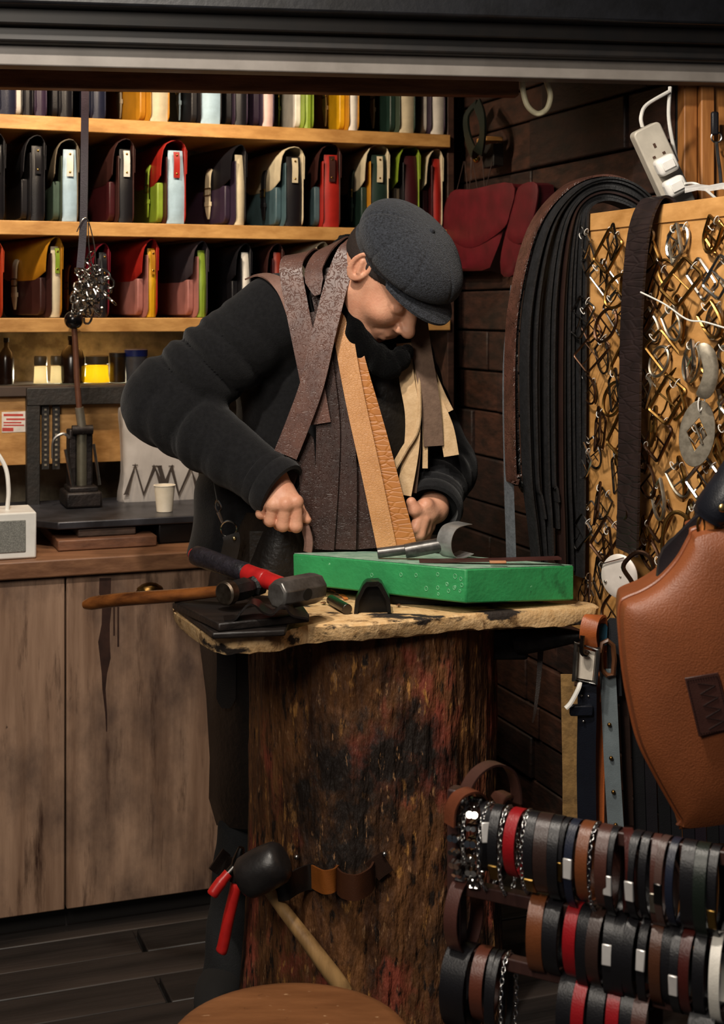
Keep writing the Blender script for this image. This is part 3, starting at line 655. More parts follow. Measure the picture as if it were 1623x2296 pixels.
# white paper bag lying behind the board top
rows = [[P(1535+k*28, 428-abs(math.sin(k*1.7+j))*5-j*3+k*-1.5, 2.62+j*.05-k*.06) for k in range(6)] for j in range(4)]
tag(mk('paper_wrap', G().grid(rows, .004, (0, 0, -1)), mat('white tissue', '#dcdad6', rough=.6, bump=.5, bscale=15)), 'crumpled white paper wrap behind the buckle board', 'paper')
# jars right of the man, below the shelves
def cyl(name, px, y0, y1, wpx, off, m, label, cat, cap=None):
    c = onS(px, (y0+y1)/2, off); s = F/c.y; z0 = onS(px, y1, off).z; z1 = onS(px, y0, off).z; r = wpx/2/s
    t = thing(name, label, cat, V((c.x, c.y, z0))); Mx = Matrix.Translation(V((c.x, c.y, z0))); h = z1-z0
    mk('body', G().lathe([(r*.97, 0), (r, .004), (r, h*.86), (r*.7, h*.93)], 24, Mx), m, t)
    mk('cap', G().lathe([(r*.72, h*.9), (r*.72, h), (r*.6, h*1.01)], 20, Mx), cap or mat('cap black', '#141312', rough=.4), t); return t
lowz = onS(1060, 980, -.1).z
tag(mk('low_shelf', ubox((onS(1000, 900, -.02)-SH0).dot(U)-.15, (onS(1115, 900, -.02)-SH0).dot(U), -.33, -.02, lowz-.03, lowz), mat('low shelf wood', '#4a3020', '#2f1e14', rough=.6), bevel=.002), 'dark short shelf right of the man holding bottles', 'shelf')
cyl('green_canister', 1006, 812, 980, 48, -.12, mat('green enamel', '#123a30', rough=.25), 'dark green canister beside the ends of the beige straps', 'canister')
cb = cyl('spray_can', 1052, 845, 980, 46, -.10, mat('black can', '#151515', rough=.3), 'black can with yellow label right of the man', 'can')
c = onS(1052, 980, -.10); s = F/c.y; zc0 = onS(1052, 950, -.1).z; zc1 = onS(1052, 875, -.1).z; r = 23.6/s
mk('label_band', G().lathe([(r, 0), (r, zc1-zc0)], 24, Matrix.Translation(V((c.x, c.y, zc0))), cap=False), mat('yellow label', '#c79a12', '#8a6a10', rough=.5), cb)
cyl('grey_bottle', 1078, 840, 980, 30, -.2, mat('grey bottle', '#4a4a4c', rough=.3), 'slim grey bottle behind the yellow-labelled can', 'bottle')
cyl('white_pot', 1092, 800, 980, 34, -.27, mat('pale pot', '#a8a38e', rough=.5), 'tall pale pot behind the yellow-labelled can', 'pot', mat('pot lid', '#8f8a76', rough=.5))
# ================================================================== tree stump
from mathutils import noise as MN
def addlayers(m, lays):
    nt = m.node_tree; nd = nt.nodes; lk = nt.links; b = nd['Principled BSDF']; src = b.inputs['Base Color'].links[0].from_socket
    tc = nd.new('ShaderNodeTexCoord')
    for scale, st, lo, hi, colr, sv in lays:
        mp = nd.new('ShaderNodeMapping'); mp.inputs['Scale'].default_value = st; mp.inputs['Location'].default_value = (sv, sv*.7, sv*1.3); lk.new(tc.outputs['Object'], mp.inputs[0])
        n = nd.new('ShaderNodeTexNoise'); n.inputs['Scale'].default_value = scale; n.inputs['Detail'].default_value = 8; n.inputs['Roughness'].default_value = .62; lk.new(mp.outputs[0], n.inputs['Vector'])
        r = nd.new('ShaderNodeMapRange'); r.inputs[1].default_value = lo; r.inputs[2].default_value = hi; lk.new(n.outputs['Fac'], r.inputs[0])
        x = nd.new('ShaderNodeMix'); x.data_type = 'RGBA'; lk.new(r.outputs[0], x.inputs[0]); lk.new(src, x.inputs[6]); x.inputs[7].default_value = lin(colr); src = x.outputs[2]
    lk.new(src, b.inputs['Base Color']); return m
SC = V((.02, 2.85, 0)); SR = .243
def stump_r(a, z):
    r = SR*(1+.10*max(0, (.45-z)/.45)**1.5)
    d = V((math.cos(a), math.sin(a), 0))
    r += .010*MN.noise(d*2.2+V((0, 0, z*.9)))+.0045*MN.noise(d*9+V((3, 1, z*3)))+.0035*MN.noise(d*26+V((0, 7, z*5)))
    r += .0028*abs(MN.noise(d*55+V((2, 0, z*16))))
    return r
def on_stump(px, py, off=0):
    d = V(((px-CX)/F, 1, -(py-HY)/F)); R = SR*1.03+off
    a = d.x**2+1; b = -2*(d.x*SC.x+SC.y); c = SC.x**2+SC.y**2-R*R; q = b*b-4*a*c
    t = (-b-math.sqrt(max(q, 0)))/(2*a); return V((0, 0, HC))+d*t
nA, nZ = 260, 190; ZT = .812; rows = []
for j in range(nZ+1):
    z = ZT*j/nZ; rows.append([SC+V((math.cos(a)*stump_r(a, z), math.sin(a)*stump_r(a, z), z)) for a in [2*math.pi*k/nA for k in range(nA)]])
g = G(); vs = [p for r in rows for p in r]; fs = [(j*nA+k, j*nA+(k+1) % nA, j*nA+nA+(k+1) % nA, j*nA+nA+k) for j in range(nZ) for k in range(nA)]
fs += [tuple(range(nA))[::-1], tuple(nZ*nA+k for k in range(nA))]; g.add(vs, fs)
BARK = mat('stripped bark', '#6c4626', '#3a2111', rough=.62, scale=34, st=(1, 1, .22), bump=1.0, bscale=60, bst=(1, 1, .28), detail=8, spec=.35, bdist=.016)
addlayers(BARK, [(5, (1, 1, .6), .52, .60, '#7d3a2a', 1.7), (46, (1, 1, .3), .60, .66, '#a5743c', 4.2), (3.6, (1, 1, .8), .50, .60, '#1a120d', 8.45), (60, (1, 1, .35), .55, .64, '#1d120b', 3.3), (110, (1, 1, .25), .62, .68, '#8f6a48', 6.1)])
stp = tag(mk('tree_stump', g, BARK, angle=60), 'tall upright tree stump with dark stripped bark under the work plank', 'stump')
# ================================================================== work plank
ZPK = .845
top = [(470, 1421), (540, 1426), (620, 1420), (690, 1402), (760, 1401), (850, 1395), (940, 1387), (1040, 1377), (1140, 1369), (1240, 1361), (1315, 1354), (1340, 1350), (1332, 1343), (1280, 1336), (1180, 1322), (1000, 1304), (800, 1300), (620, 1302), (500, 1312), (420, 1333), (388, 1355), (402, 1378)]
o3 = cr([PZ(x, y, ZPK) for x, y in top], 7, True); random.seed(5)
c0 = sum(o3, V())/len(o3); n = len(o3); r0 = []; r1 = []; r2 = []; r3 = []
for p in o3:
    d = (p-c0); d.z = 0; d.normalize(); k = MN.noise(p*22)*.006; k2 = MN.noise(p*40+V((5, 5, 5)))*.005; drop = -.004*max(0, p.x-.2)*8
    r0.append(p+d*(k-.006)+Z*(0+drop)); r1.append(p+d*k+Z*(-.004+drop)); r2.append(p+d*(k+k2-.002)+Z*(-.018+k2+drop)); r3.append(p+d*(k2-.008)+Z*(-.031+k2*1.3+drop))
g = G(); g.add(r0+r1+r2+r3, [tuple(range(n))]+[(i*n+k, i*n+(k+1) % n, i*n+n+(k+1) % n, i*n+n+k) for i in range(3) for k in range(n)]+[tuple(3*n+k for k in range(n))[::-1]])
PLK = mat('worn hide plank', '#dcb988', '#c49c68', rough=.8, scale=60, bump=.5, bscale=160)
addlayers(PLK, [(14, (1, 1, 1), .56, .62, '#7d5f3c', 2.0), (9, (.8, 1.6, 2), .55, .60, '#221913', 5.9), (30, (.5, 1.5, 1), .62, .68, '#1c1510', 1.1)])
tag(mk('work_plank', g, PLK, angle=50), 'thick worn tan slab with ragged edges lying across the stump', 'table top')
pad = [PZ(x, y, .861) for x, y in ((820, 1335), (1020, 1338), (1240, 1326), (1020, 1312))]
tag(mk('packing_mat', G().prism([p-Z*.015 for p in pad], (0, 0, .014)), mat('black rubber', '#121110', rough=.8)), 'dark packing mat under the green block', 'mat')
# ================================================================== green cutting block
bt = [P(1045, 1276, 2.62), P(1287, 1268, 2.74), None, P(656, 1241, 2.80)]; bb = [P(1045, 1353, 2.62), P(1287, 1346, 2.74), None, P(657, 1309, 2.80)]
bt[2] = bt[1]+bt[3]-bt[0]; bb[2] = bb[1]+bb[3]-bb[0]
GREEN = mat('green cutting rubber', '#2f9455', '#277f48', rough=.5, scale=12, bump=.25, bscale=120)
addlayers(GREEN, [(10, (1, 1, .7), .60, .72, '#1d4a2c', 3.1), (45, (1, 1, .5), .66, .72, '#15241a', 7.7), (90, (1, 1, 1), .70, .74, '#7fc795', 2.2)])
g = G(); rows = []
blk = thing('cutting_block', 'green rubber cutting block tilted on the work plank', 'block', (bb[0]+bb[2])/2)
mk('block', G().hexa(bb, bt), GREEN, blk, bevel=.003)
TG = mat('pale scuffed top', '#9db8a4', '#6f9480', rough=.7, scale=30, bump=.4, bscale=150)
ins = [bt[i]+((bt[0]+bt[2])/2-bt[i])*.012+Z*.0002 for i in range(4)]
mk('scuffed_top', G().hexa(ins, [p+Z*.0008 for p in ins]), TG, blk, smooth=False)
g = G(); random.seed(21)
fn = (bt[0]-bt[3]).normalized(); fnn = fn.cross(Z).normalized()
if fnn.y > 0: fnn = -fnn
for (x, y, r) in [(905, 1289, 4), (938, 1290, 4), (985, 1288, 4), (1005, 1310, 4), (1022, 1292, 5), (1034, 1298, 4), (1020, 1318, 4), (985, 1318, 4), (960, 1320, 5), (1004, 1309, 3), (1008, 1325, 4), (1022, 1316, 3), (1036, 1312, 4), (1032, 1325, 3), (840, 1290, 4), (986, 1332, 3)]:
    f = (1045-x)/(1045-656); base = bt[0].lerp(bt[3], f); bo = bb[0].lerp(bb[3], f); yt = 1276+(1241-1276)*f; yb = 1353+(1309-1353)*f
    c = base.lerp(bo, (y-yt)/(yb-yt))+fnn*.0004; rr = r/1200
    g.tube([c+fn*(rr*.8*math.cos(a))+Z*(rr*math.sin(a)) for a in [i*math.pi/5 for i in range(10)]], .0006, 4, True)
mk('punch_mark', g, mat('punch ring', '#79c08f', rough=.6), blk)
ZB = lambda px, py: None
# ---- strap end punch lying on the block
sp = thing('strap_end_punch', 'steel strap end punch with curved blade lying on green block', 'punch', P(940, 1250, 2.74))
PST = mat('dark worn steel', '#6a6866', '#454341', rough=.36, metal=.7, scale=40)
Yb = 2.74
mk('shank', G().tube([P(846, 1240, Yb), P(910, 1232, Yb)], .0098, 16), PST, sp, bevel=.001)
mk('handle', G().tube([P(908, 1236, Yb), P(925, 1233, Yb), P(996, 1220, Yb)], [.0135, .0142, .0135], 18), PST, sp, bevel=.001)
axv = V((.75, -.66, -.04)).normalized(); e1 = V((0, 0, 1)); e1 = (e1-axv*e1.dot(axv)).normalized(); e2 = axv.cross(e1)
if e2.x < 0: e2 = -e2
cc = P(1018, 1213, Yb+.005); rows = []
for k in range(25):
    a = math.radians(70+235*k/24); r = .031*(1+.15*max(0, math.cos(a)))
    flare = 1.25*max(0, (abs(k-12)-7)/5)**1.5*.018
    ctr = cc+e1*(r*math.sin(a))+e2*(r*math.cos(a)+flare)
    rows.append([ctr-axv*.017, ctr+axv*.017])
g = G(); m = len(rows); inn = []
for k in range(m):
    t = rows[min(k+1, m-1)][0]-rows[max(k-1, 0)][0]; nn = t.cross(axv).normalized(); inn.append(nn)
vs = [];
for k in range(m): vs += [rows[k][0]-inn[k]*.0018, rows[k][1]-inn[k]*.0006, rows[k][1]+inn[k]*.0006, rows[k][0]+inn[k]*.0018]
g.add(vs, [(4*k+i, 4*k+(i+1) % 4, 4*k+4+(i+1) % 4, 4*k+4+i) for k in range(m-1) for i in range(4)]+[(3, 2, 1, 0), (4*m-4, 4*m-3, 4*m-2, 4*m-1)])
mk('blade', g, mat('bright steel', '#b4b4b2', '#8f8f8d', rough=.32, metal=.6, scale=30), sp, angle=30)
tag(mk('leather_offcut', G().ribbon([P(940, 1258, 2.70), P(1000, 1257, 2.70), P(1120, 1255, 2.71), P(1255, 1251, 2.73)], (0, 1, 0), .022, .004), leather('#4a2a26')), 'long narrow dark brown leather offcut on green block', 'offcut')
tag(mk('leather_chip', G().box(P(1116, 1260, 2.67), (.031, .012, .004)), leather('#c98f66'), bevel=.0008), 'tiny tan leather chip on front of green block', 'offcut')
# ================================================================== black boards and scrap at the left end
BB = wood('burnt black board', '#211915', '#0e0b0a', 'x', 7, .5, .5, col3='#4a3a2a', ramp3=(.66, .72))
def slab(name, pts, z0, z1, m, label, cat, bev=.003):
    return tag(mk(name, G().prism([PZ(x, y, z1)-Z*(z1-z0) for x, y in pts], (0, 0, z1-z0)), m, bevel=bev), label, cat)
slab('black_board', ((476, 1419), (640, 1412), (668, 1345), (420, 1337), (386, 1352)), ZPK+.001, ZPK+.012, BB, 'lower black board under a stack at the left of plank', 'board')
b_ = slab('black_board', ((490, 1398), (694, 1377), (668, 1340), (560, 1332), (402, 1340), (390, 1349)), ZPK+.0125, ZPK+.027, BB, 'upper blackened board with chipped pale front edge', 'board')
ZBT = ZPK+.027
pth = [P(x, y, 2.455+(x-500)*.0001) for x, y in ((502, 1388), (530, 1383), (546, 1366), (560, 1352), (576, 1353), (594, 1367), (612, 1372), (630, 1360), (644, 1359), (660, 1374), (688, 1380))]
tag(mk('leather_scrap', G().ribbon(cr(pth, 6), V((.1, 1, 0)), .045, .0035), leather('#17110f', .35)), 'wavy black leather scrap in front of the hammers', 'leather')
# ---- wooden-handled hammer
wh = thing('wooden_hammer', 'steel hammer with long polished wooden handle overhanging plank left', 'hammer', P(530, 1355, 2.55))
fa = P(501, 1331, 2.51); av = V((.58, .81, .0)).normalized()
mk('face', G().lathe([(.018, 0), (.0215, .003), (.0215, .018), (.0175, .022)], 24, Matrix.Translation(fa) @ av.to_track_quat('Z', 'Y').to_matrix().to_4x4()), metal('rusty steel', '#7d7468', .42, '#4b3d30'), wh)
mk('head', G().lathe([(.017, .02), (.0195, .028), (.0205, .055), (.016, .07), (.014, .075), (.019, .08), (.019, .10), (.016, .103)], 8, Matrix.Translation(fa) @ av.to_track_quat('Z', 'Y').to_matrix().to_4x4()), BLACKM, wh, angle=30)
hc = fa+av*.05
hh = [hc, P(478, 1327, 2.575), P(400, 1335, 2.60), P(300, 1342, 2.63), P(230, 1349, 2.66), P(190, 1356, 2.675)]
mk('handle', G().tube(cr(hh, 6), [.0085+.0035*(i/30)+.002*math.sin(i/30*3.1)+(0 if i < 28 else -.004*(i-27)/3) for i in range(31)], 16, flat=1.1), wood('polished handle', '#7d4a22', '#3d200f', 'x', 5, .25, .1), wh)
# ---- club hammer
ch = thing('club_hammer', 'heavy club hammer with red and black rubber handle', 'hammer', P(680, 1370, 2.52))
hC = P(667, 1325, 2.52); hv = (P(434, 1243, 2.72)-hC); hl = hv.length; hv.normalize(); a_ = V((-hv.y, hv.x, 0)).normalized()
if a_.y > 0: a_ = -a_
if a_.x > 0: a_ = V((-abs(a_.x), a_.y, 0))
a_ = (a_-hv*a_.dot(hv)).normalized(); up_ = a_.cross(hv).normalized()
if up_.z < 0: up_ = -up_
def octo(s, r):
    k = s*.30; return [(s, k+r), (k+r, s), (-k-r, s), (-s, k+r), (-s, -k-r), (-k-r, -s), (k+r, -s), (s, -k-r)]
g = G(); secs = [(.052, .019), (.049, .0235), (.036, .0258), (-.036, .0258), (-.049, .0235), (-.052, .019)]; vs = []
for d, s_ in secs:
    for x, y in octo(s_, s_*.12): vs.append(hC+a_*d+hv*x+up_*y)
g.add(vs, [(8*i+k, 8*i+(k+1) % 8, 8*i+8+(k+1) % 8, 8*i+8+k) for i in range(5) for k in range(8)]+[tuple(range(8))[::-1], tuple(40+k for k in range(8))])
mk('head', g, mat('forged steel', '#7d7a77', '#55504c', rough=.36, metal=.75, scale=30), ch, angle=25, bevel=.0015)
mk('eye', G().tube([hC-hv*.0262, hC-hv*.024], .011, 16), mat('eye dark', '#14110f', rough=.6), ch)
mk('handle', G().tube([hC+hv*d for d in (.0, .03, .06, .09, .14)], [.0145, .0150, .0155, .0165, .0170], 18), mat('red grip', '#b3201e', '#98181a', rough=.35, scale=30), ch)
mk('collar', G().tube([hC+hv*d for d in (.083, .086, .100)], [.0160, .0178, .0172], 18), mat('red grip', '#b3201e'), ch)
mk('grip', G().tube([hC+hv*d for d in (.135, .14, .17, .22, hl-.025, hl-.008, hl)], [.0165, .0185, .0180, .0188, .0195, .0185, .012], 18), mat('black grip', '#17151a', '#26232a', rough=.42, scale=60, bump=.4, bscale=200), ch)
mk('grip_end', G().ball(hC+hv*(hl-.004), .0135, 14, 10), MATS['red grip'], ch)
# ---- black iron wedge, small rods and chips
wd = thing('iron_wedge', 'black hollow iron wedge standing on the plank before green block', 'wedge', PZ(835, 1378, ZPK))
Yw = (HC-ZPK)*F/(1377-HY)
ow = [(793, 1379), (797, 1346), (814, 1312), (822, 1305), (848, 1304), (856, 1309), (874, 1343), (877, 1374)]; iw = [(802, 1374), (806, 1349), (822, 1319), (847, 1317), (864, 1346), (867, 1370)]
ring = [P(x, y, Yw) for x, y in ow]
g = G(); g.prism([P(x, y, Yw+.012) for x, y in ow], (0, .04, 0)); mk('body', g, mat('glossy iron', '#1a1917', rough=.28, metal=.5), wd, bevel=.003)
oo = [P(x, y, Yw) for x, y in ow]; ii = [P(x, y, Yw) for x, y in ((802, 1379), (805, 1349), (819, 1320), (824, 1316), (846, 1315), (850, 1319), (865, 1346), (868, 1374))]
g = G(); vs = oo+ii+[p+V((0, .014, 0)) for p in oo]+[p+V((0, .014, 0)) for p in ii]; fs = []
for k in range(7): fs += [(k, k+1, 8+k+1, 8+k), (16+k, 24+k, 24+k+1, 16+k+1), (k, 16+k, 16+k+1, k+1), (8+k, 8+k+1, 24+k+1, 24+k)]
fs += [(0, 8, 24, 16), (7, 23, 31, 15)]; g.add(vs, fs); mk('rim', g, mat('iron rim', '#26231f', rough=.35, metal=.6, bump=.3), wd)
def rod(name, a, b, r, m, label, cat='rod'): return tag(mk(name, G().tube([a, b], r, 14), m, bevel=.0008), label, cat)
rod('punch_rod', PZ(742, 1345, ZPK+.010), PZ(779, 1366, ZPK+.010), .0095, GUN, 'short dark steel punch rod lying beside the iron wedge')
rod('punch_rod', PZ(700, 1303, ZPK+.012), PZ(742, 1309, ZPK+.012), .007, mat('dull green steel', '#3a4038', rough=.4, metal=.6), 'small greenish steel rod behind the club hammer')
rod('flat_file', PZ(880, 1340, ZPK+.006), PZ(960, 1347, ZPK+.006), .005, BLACKM, 'thin black file under the edge of green block', 'file')
random.seed(31)
for i, (x, y, dx, dy, cq) in enumerate(((752, 1326, 14, 8, '#c9793a'), (770, 1338, 12, 10, '#c9793a'), (690, 1293, 12, 2, '#b5713a'), (760, 1332, 18, 4, '#4a2d22'), (725, 1352, 8, 2, '#7a5238'), (893, 1357, 6, 2, '#6b4a33'), (803, 1355, 7, 1, '#3a2a20'), (748, 1318, 22, 3, '#3d2a22'), (868, 1325, 10, 1, '#3d2418'))):
    a = PZ(x-dx/2, y-dy/2, ZPK+.004); b = PZ(x+dx/2, y+dy/2, ZPK+.003)
    nm = ['tan', 'tan', 'orange', 'brown', 'light brown', 'brown', 'dark', 'dark brown', 'dark'][i]
    tag(mk('leather_shaving', G().ribbon([a, (a+b)/2+Z*.0015, b], V((-(b-a).y, (b-a).x, 0)), .008, .002), leather(cq)), '%s curled leather shaving lying on the plank, %s from the hammers' % (nm, ORD[i]), 'shaving', 'leather shavings on the plank')
# ================================================================== stool in the foreground
Ys = 1.04*F/(2325-HY); sx = (650-CX)/F*Ys; zs = .36; rs = .178
so = thing('stool', 'round worn wooden stool seat in the foreground below the stump', 'stool', (sx, Ys, 0)); Mx = Matrix.Translation(V((sx, Ys, 0)))
STL = mat('scratched seat wood', '#8a5a36', '#6f4526', rough=.45, scale=20, st=(.25, 1, 1), bump=.3, bscale=60, detail=8)
addlayers(STL, [(70, (.4, 1, 1), .66, .70, '#c29a74', 3.0), (26, (1, 1, 1), .66, .74, '#2c170c', 6.0)])
mk('seat', G().lathe([(.02, zs-.036), (rs-.012, zs-.036), (rs, zs-.026), (rs, zs-.010), (rs-.006, zs-.003), (rs-.02, zs), (.02, zs+.0005)], 64, Mx), STL, so)
for k in range(4):
    a = math.radians(45+90*k); p0 = V((sx+.11*math.cos(a), Ys+.11*math.sin(a), zs-.036)); p1 = V((sx+.155*math.cos(a), Ys+.155*math.sin(a), 0.012))
    mk('leg', G().tube([p0, p0.lerp(p1, .5), p1], [.014, .018, .013], 12), STL, so)
    a2 = math.radians(135+90*k); q0 = p0.lerp(p1, .55); q1 = V((sx+.11*math.cos(a2), Ys+.11*math.sin(a2), zs-.036)).lerp(V((sx+.155*math.cos(a2), Ys+.155*math.sin(a2), 0)), .55)
    mk('stretcher', G().tube([q0, q1], .008, 8), STL, so)
# ================================================================== leather tool belt nailed round the stump
tb = thing('tool_belt', 'dark leather tool belt with loops nailed round the stump', 'tool belt', on_stump(680, 2010))
def beltseg(pts, m, wdt): mk('belt_loop', G().ribbon(cr([on_stump(x, y, o) for x, y, o in pts], 6), (0, 0, 1), wdt, .004), m, tb)
beltseg([(484, 1925, .0), (510, 1945, .004), (535, 1955, .03), (575, 1965, .04), (600, 1960, .012)], leather('#1d1512'), .045)
beltseg([(596, 1968, .012), (610, 1988, .055), (640, 1990, .058), (668, 1975, .03), (690, 1967, .006), (708, 1966, .004)], leather('#1a1411'), .046)
beltseg([(700, 1965, .006), (712, 1972, .018), (728, 1978, .034), (748, 1974, .030), (757, 1966, .008)], leather('#7a4418'), .042)
beltseg([(752, 1968, .005), (768, 1985, .040), (800, 1990, .050), (828, 1975, .030), (838, 1958, .006)], leather('#3d2112'), .046)
beltseg([(834, 1955, .005), (850, 1942, .004), (868, 1930, .004)], leather('#2b1a12'), .04)
g = G()
for x, y in ((665, 1922), (684, 1955), (862, 1915)): g.ball(on_stump(x, y, .008), .005, 10, 6)
mk('nail', g, STEEL, tb)
# ---- rubber mallet hanging in the belt
ml = thing('rubber_mallet', 'black rubber mallet with pale wooden handle hung on the stump', 'mallet', on_stump(700, 2220, .05))
m0 = P(540, 1974, 2.575); m1 = P(638, 1926, 2.56); d = (m1-m0).normalized(); L = (m1-m0).length
mk('head', G().lathe([(.02, 0), (.031, .003), (.0375, .012), (.0395, .03), (.040, L*.5), (.0395, L-.03), (.0375, L-.012), (.031, L-.003), (.02, L)], 28, Matrix.Translation(m0) @ d.to_track_quat('Z', 'Y').to_matrix().to_4x4()), mat('black rubber head', '#161414', '#221e1d', rough=.4, scale=18, bump=.2), ml)
h0 = (m0+m1)/2+V((.0, 0, -.02)); h1 = on_stump(622, 2022, .055); h2 = on_stump(700, 2125, .045); h3 = on_stump(776, 2226, .035)
mk('handle', G().tube(cr([h0, h1, h2, h3], 6), [.010, .010, .0105, .011, .0112, .0115, .0118, .012, .0123, .0127, .013, .0134, .014, .0145, .015, .0155, .0155, .015, .013], 14), wood('ash handle', '#a98454', '#6f5230', 'z', 5, .5, .3), ml)
# ---- red handled pliers
pr = thing('pliers', 'pliers with red grips hanging in the belt beside the mallet', 'pliers', on_stump(530, 2140, .04))
yp = on_stump(545, 1960, .03).y-.005
RG = mat('pliers red', '#c2241f', '#a51b19', rough=.35)
mk('handle', G().tube(cr([P(532, 1970, yp), P(526, 2000, yp), P(512, 2060, yp), P(500, 2120, yp), P(494, 2136, yp)], 4), [.0085]*2+[.0115]*13+[.0105, .007], 12), RG, pr)
mk('handle', G().tube(cr([P(512, 1958, yp-.02), P(500, 1972, yp-.025), P(486, 1990, yp-.03), P(474, 2008, yp-.035)], 4), [.010]*5+[.0115]*7+[.009], 12), RG, pr)
g = G(); g.tube([P(526, 1975, yp), P(535, 1930, yp), P(541, 1900, yp)], [.012, .013, .006], 12); g.tube([P(512, 1960, yp-.01), P(530, 1940, yp)], .009, 10); mk('jaw', g, GUN, pr)
# ================================================================== buckle board
def bpos(s, z, off=0): return V((BD0.x, BD0.y, 0))+N*(s*1.07)-U*(off*1.07)+Z*(HC+(z-HC)*1.07)     # s along the board towards the room, off out of its face
ZBD = 1.583; ZB0 = .80
BPINE = wood('board pine', '#c9965a', '#a6763e', 'y', 5, .5, .15)
bd = thing('buckle_board', 'tall pine display board carrying chains of buckles at right', 'display board', bpos(.35, 0))
mk('panel', G().box(bpos(.36, (ZBD+ZB0)/2, -.009), (.018, .79, (ZBD-ZB0)*1.07), (U, N, Z)), BPINE, bd, bevel=.002)
mk('top_rail', G().box(bpos(.36, ZBD-.016, .001), (.003, .79, .034), (U, N, Z)), BPINE, bd, bevel=.001)
mk('leg', G().box(V((bpos(.06, 1, -.03).x, bpos(.06, 1, -.03).y, .38)), (.03, .04, .76), (U, N, Z)), W_DARK, bd, bevel=.003); mk('leg', G().box(V((bpos(.68, 1, -.03).x, bpos(.68, 1, -.03).y, .38)), (.03, .04, .76), (U, N, Z)), W_DARK, bd, bevel=.003)
# --- buckle prototypes, in local x (along board), y (out), z up; hung from a corner at the origin
def frame_path(kind, w, h):
    if kind == 'rect':
        r = .006; pts = []
        for cx, cz, a0 in ((w/2-r, -r, 0), (-w/2+r, -r, 90), (-w/2+r, -h+r, 180), (w/2-r, -h+r, 270)):
            for k in range(4): a = math.radians(a0+90*k/3); pts.append(V((cx+r*math.cos(a), 0, cz+r*math.sin(a))))
        return pts
    if kind == 'd':
        pts = [V((-w/2, 0, -.002)), V((w/2, 0, -.002))]
        for k in range(11): a = math.pi*k/10; pts.append(V((w/2*math.cos(a), 0, -h*.45-h*.5*math.sin(a))))
        return pts
    return [V((w/2*math.cos(a), 0, -h/2+h/2*math.sin(a))) for a in [i*math.pi/12 for i in range(24)]]
PROTO = {}
def proto(kind, w, h, r, mt, key):
    t = empty('buckle')
    fp = frame_path(kind, w, h)
    mk('frame', G().tube(fp, r, 6, True, flat=1.25), mt, t, local=True)
    mk('prong', G().tube([V((0, .001, -h*.5)), V((.002, .004, -h*.75)), V((.001, .004, -h*1.02))], r*.55, 5), mt, t, local=True)
    mk('centre_bar', G().tube([V((-w/2, 0, -h*.5)), V((w/2, 0, -h*.5))], r*.6, 5), mt, t, local=True)
    mk('cable_tie', G().tube([V((0, .004*math.cos(a), .001+.008*math.sin(a))) for a in [i*math.pi/5 for i in range(10)]], .0009, 5, True), TIE, t, local=True)
    PROTO[key] = t; return t
MT = {'antique brass': BRASS, 'nickel': NICKEL, 'gunmetal': GUN, 'bronze': BRONZE, 'pewter': PEWTER}
KN = {'rect': 'rectangular', 'd': 'rounded', 'oval': 'oval'}
random.seed(17); used = set()
ncol = 12
for ci in range(ncol):
    s = .058+ci*.050; z = ZBD-.036-random.uniform(0, .012); ri = 0; tilt = 1 if ci % 2 else -1
    while z > .875:
        if ci < 3: mn = random.choice(('gunmetal', 'nickel', 'gunmetal', 'bronze')); r = .0021
        elif ci < 7: mn = random.choice(('antique brass', 'antique brass', 'bronze', 'pewter')); r = .0030
        else: mn = random.choice(('antique brass', 'pewter', 'antique brass', 'nickel')); r = .0033
        kind = random.choice(('rect', 'rect', 'rect', 'd', 'oval')); big = random.choice((0, 1))
        w_, h_ = ((.044, .062), (.050, .072))[big]
        key = (kind, big, mn, r)
        src = PROTO.get(key)
        first = src is None
        if first: src = proto(kind, w_, h_, r, MT[mn], key)
        ang = tilt*math.radians(random.uniform(30, 44)); tilt = -tilt
        off = .006+random.uniform(0, .016)
        # local x -> N, y -> -U (out), z -> up, then turn about the out axis
        o = src if first else link_copy(src)
        Mrot = Matrix((N, -U, Z)).transposed() @ Matrix.Rotation(ang, 3, 'Y') @ Matrix.Rotation(random.uniform(-.25, .25), 3, 'Z')
        cx0 = w_/2 if ang > 0 else -w_/2       # hang from a corner
        corner = Matrix.Rotation(ang, 3, 'Y') @ V((0, 0, 0))
        o.location = bpos(s+random.uniform(-.006, .006)-(.013 if ang > 0 else -.013), z, off); o.rotation_euler = Mrot.to_euler()
        tag(o, '%s %s buckle, %s down in the %s chain from the board left' % (mn, KN[kind], ORD[ri], ORD[ci]), 'buckle', 'buckles hung in chains on the pine board')
        z -= h_*math.cos(ang)+.012; ri += 1
# --- large special buckles
def facing(c, w):      # frame that looks half way between the board normal and the room
    n = (-U*(1-w)+V((-.2, -1, 0)).normalized()*w).normalized(); x = Z.cross(n).normalized()
    if x.x < 0: x = -x
    return x, n
c = onB(1563, 972, .045); X, n_ = facing(c, .75)
ob = thing('oval_buckle', 'large silver oval buckle with diamond opening on the chains', 'buckle', c-Z*.06)
ang = math.radians(-8); ax_ = X*math.cos(ang)+Z*math.sin(ang); az_ = Z*math.cos(ang)-X*math.sin(ang)
oo = [c+ax_*(.030*math.cos(a))+az_*(.057*math.sin(a)) for a in [i*math.pi/16 for i in range(32)]]
dia = [(0, .027), (.017, 0), (.0, -.030), (-.017, 0)]; ii = []
for i in range(32):
    f = (i/32*4+3) % 4  # start at +x
    k = int(f); t = f-k; order = [(.017, 0), (0, .027), (-.017, 0), (0, -.030)]
    k = int(i/8) % 4; t = i/8-int(i/8); p, q = order[k], order[(k+1) % 4]; ii.append(c+ax_*(p[0]+(q[0]-p[0])*t)+az_*(p[1]+(q[1]-p[1])*t))
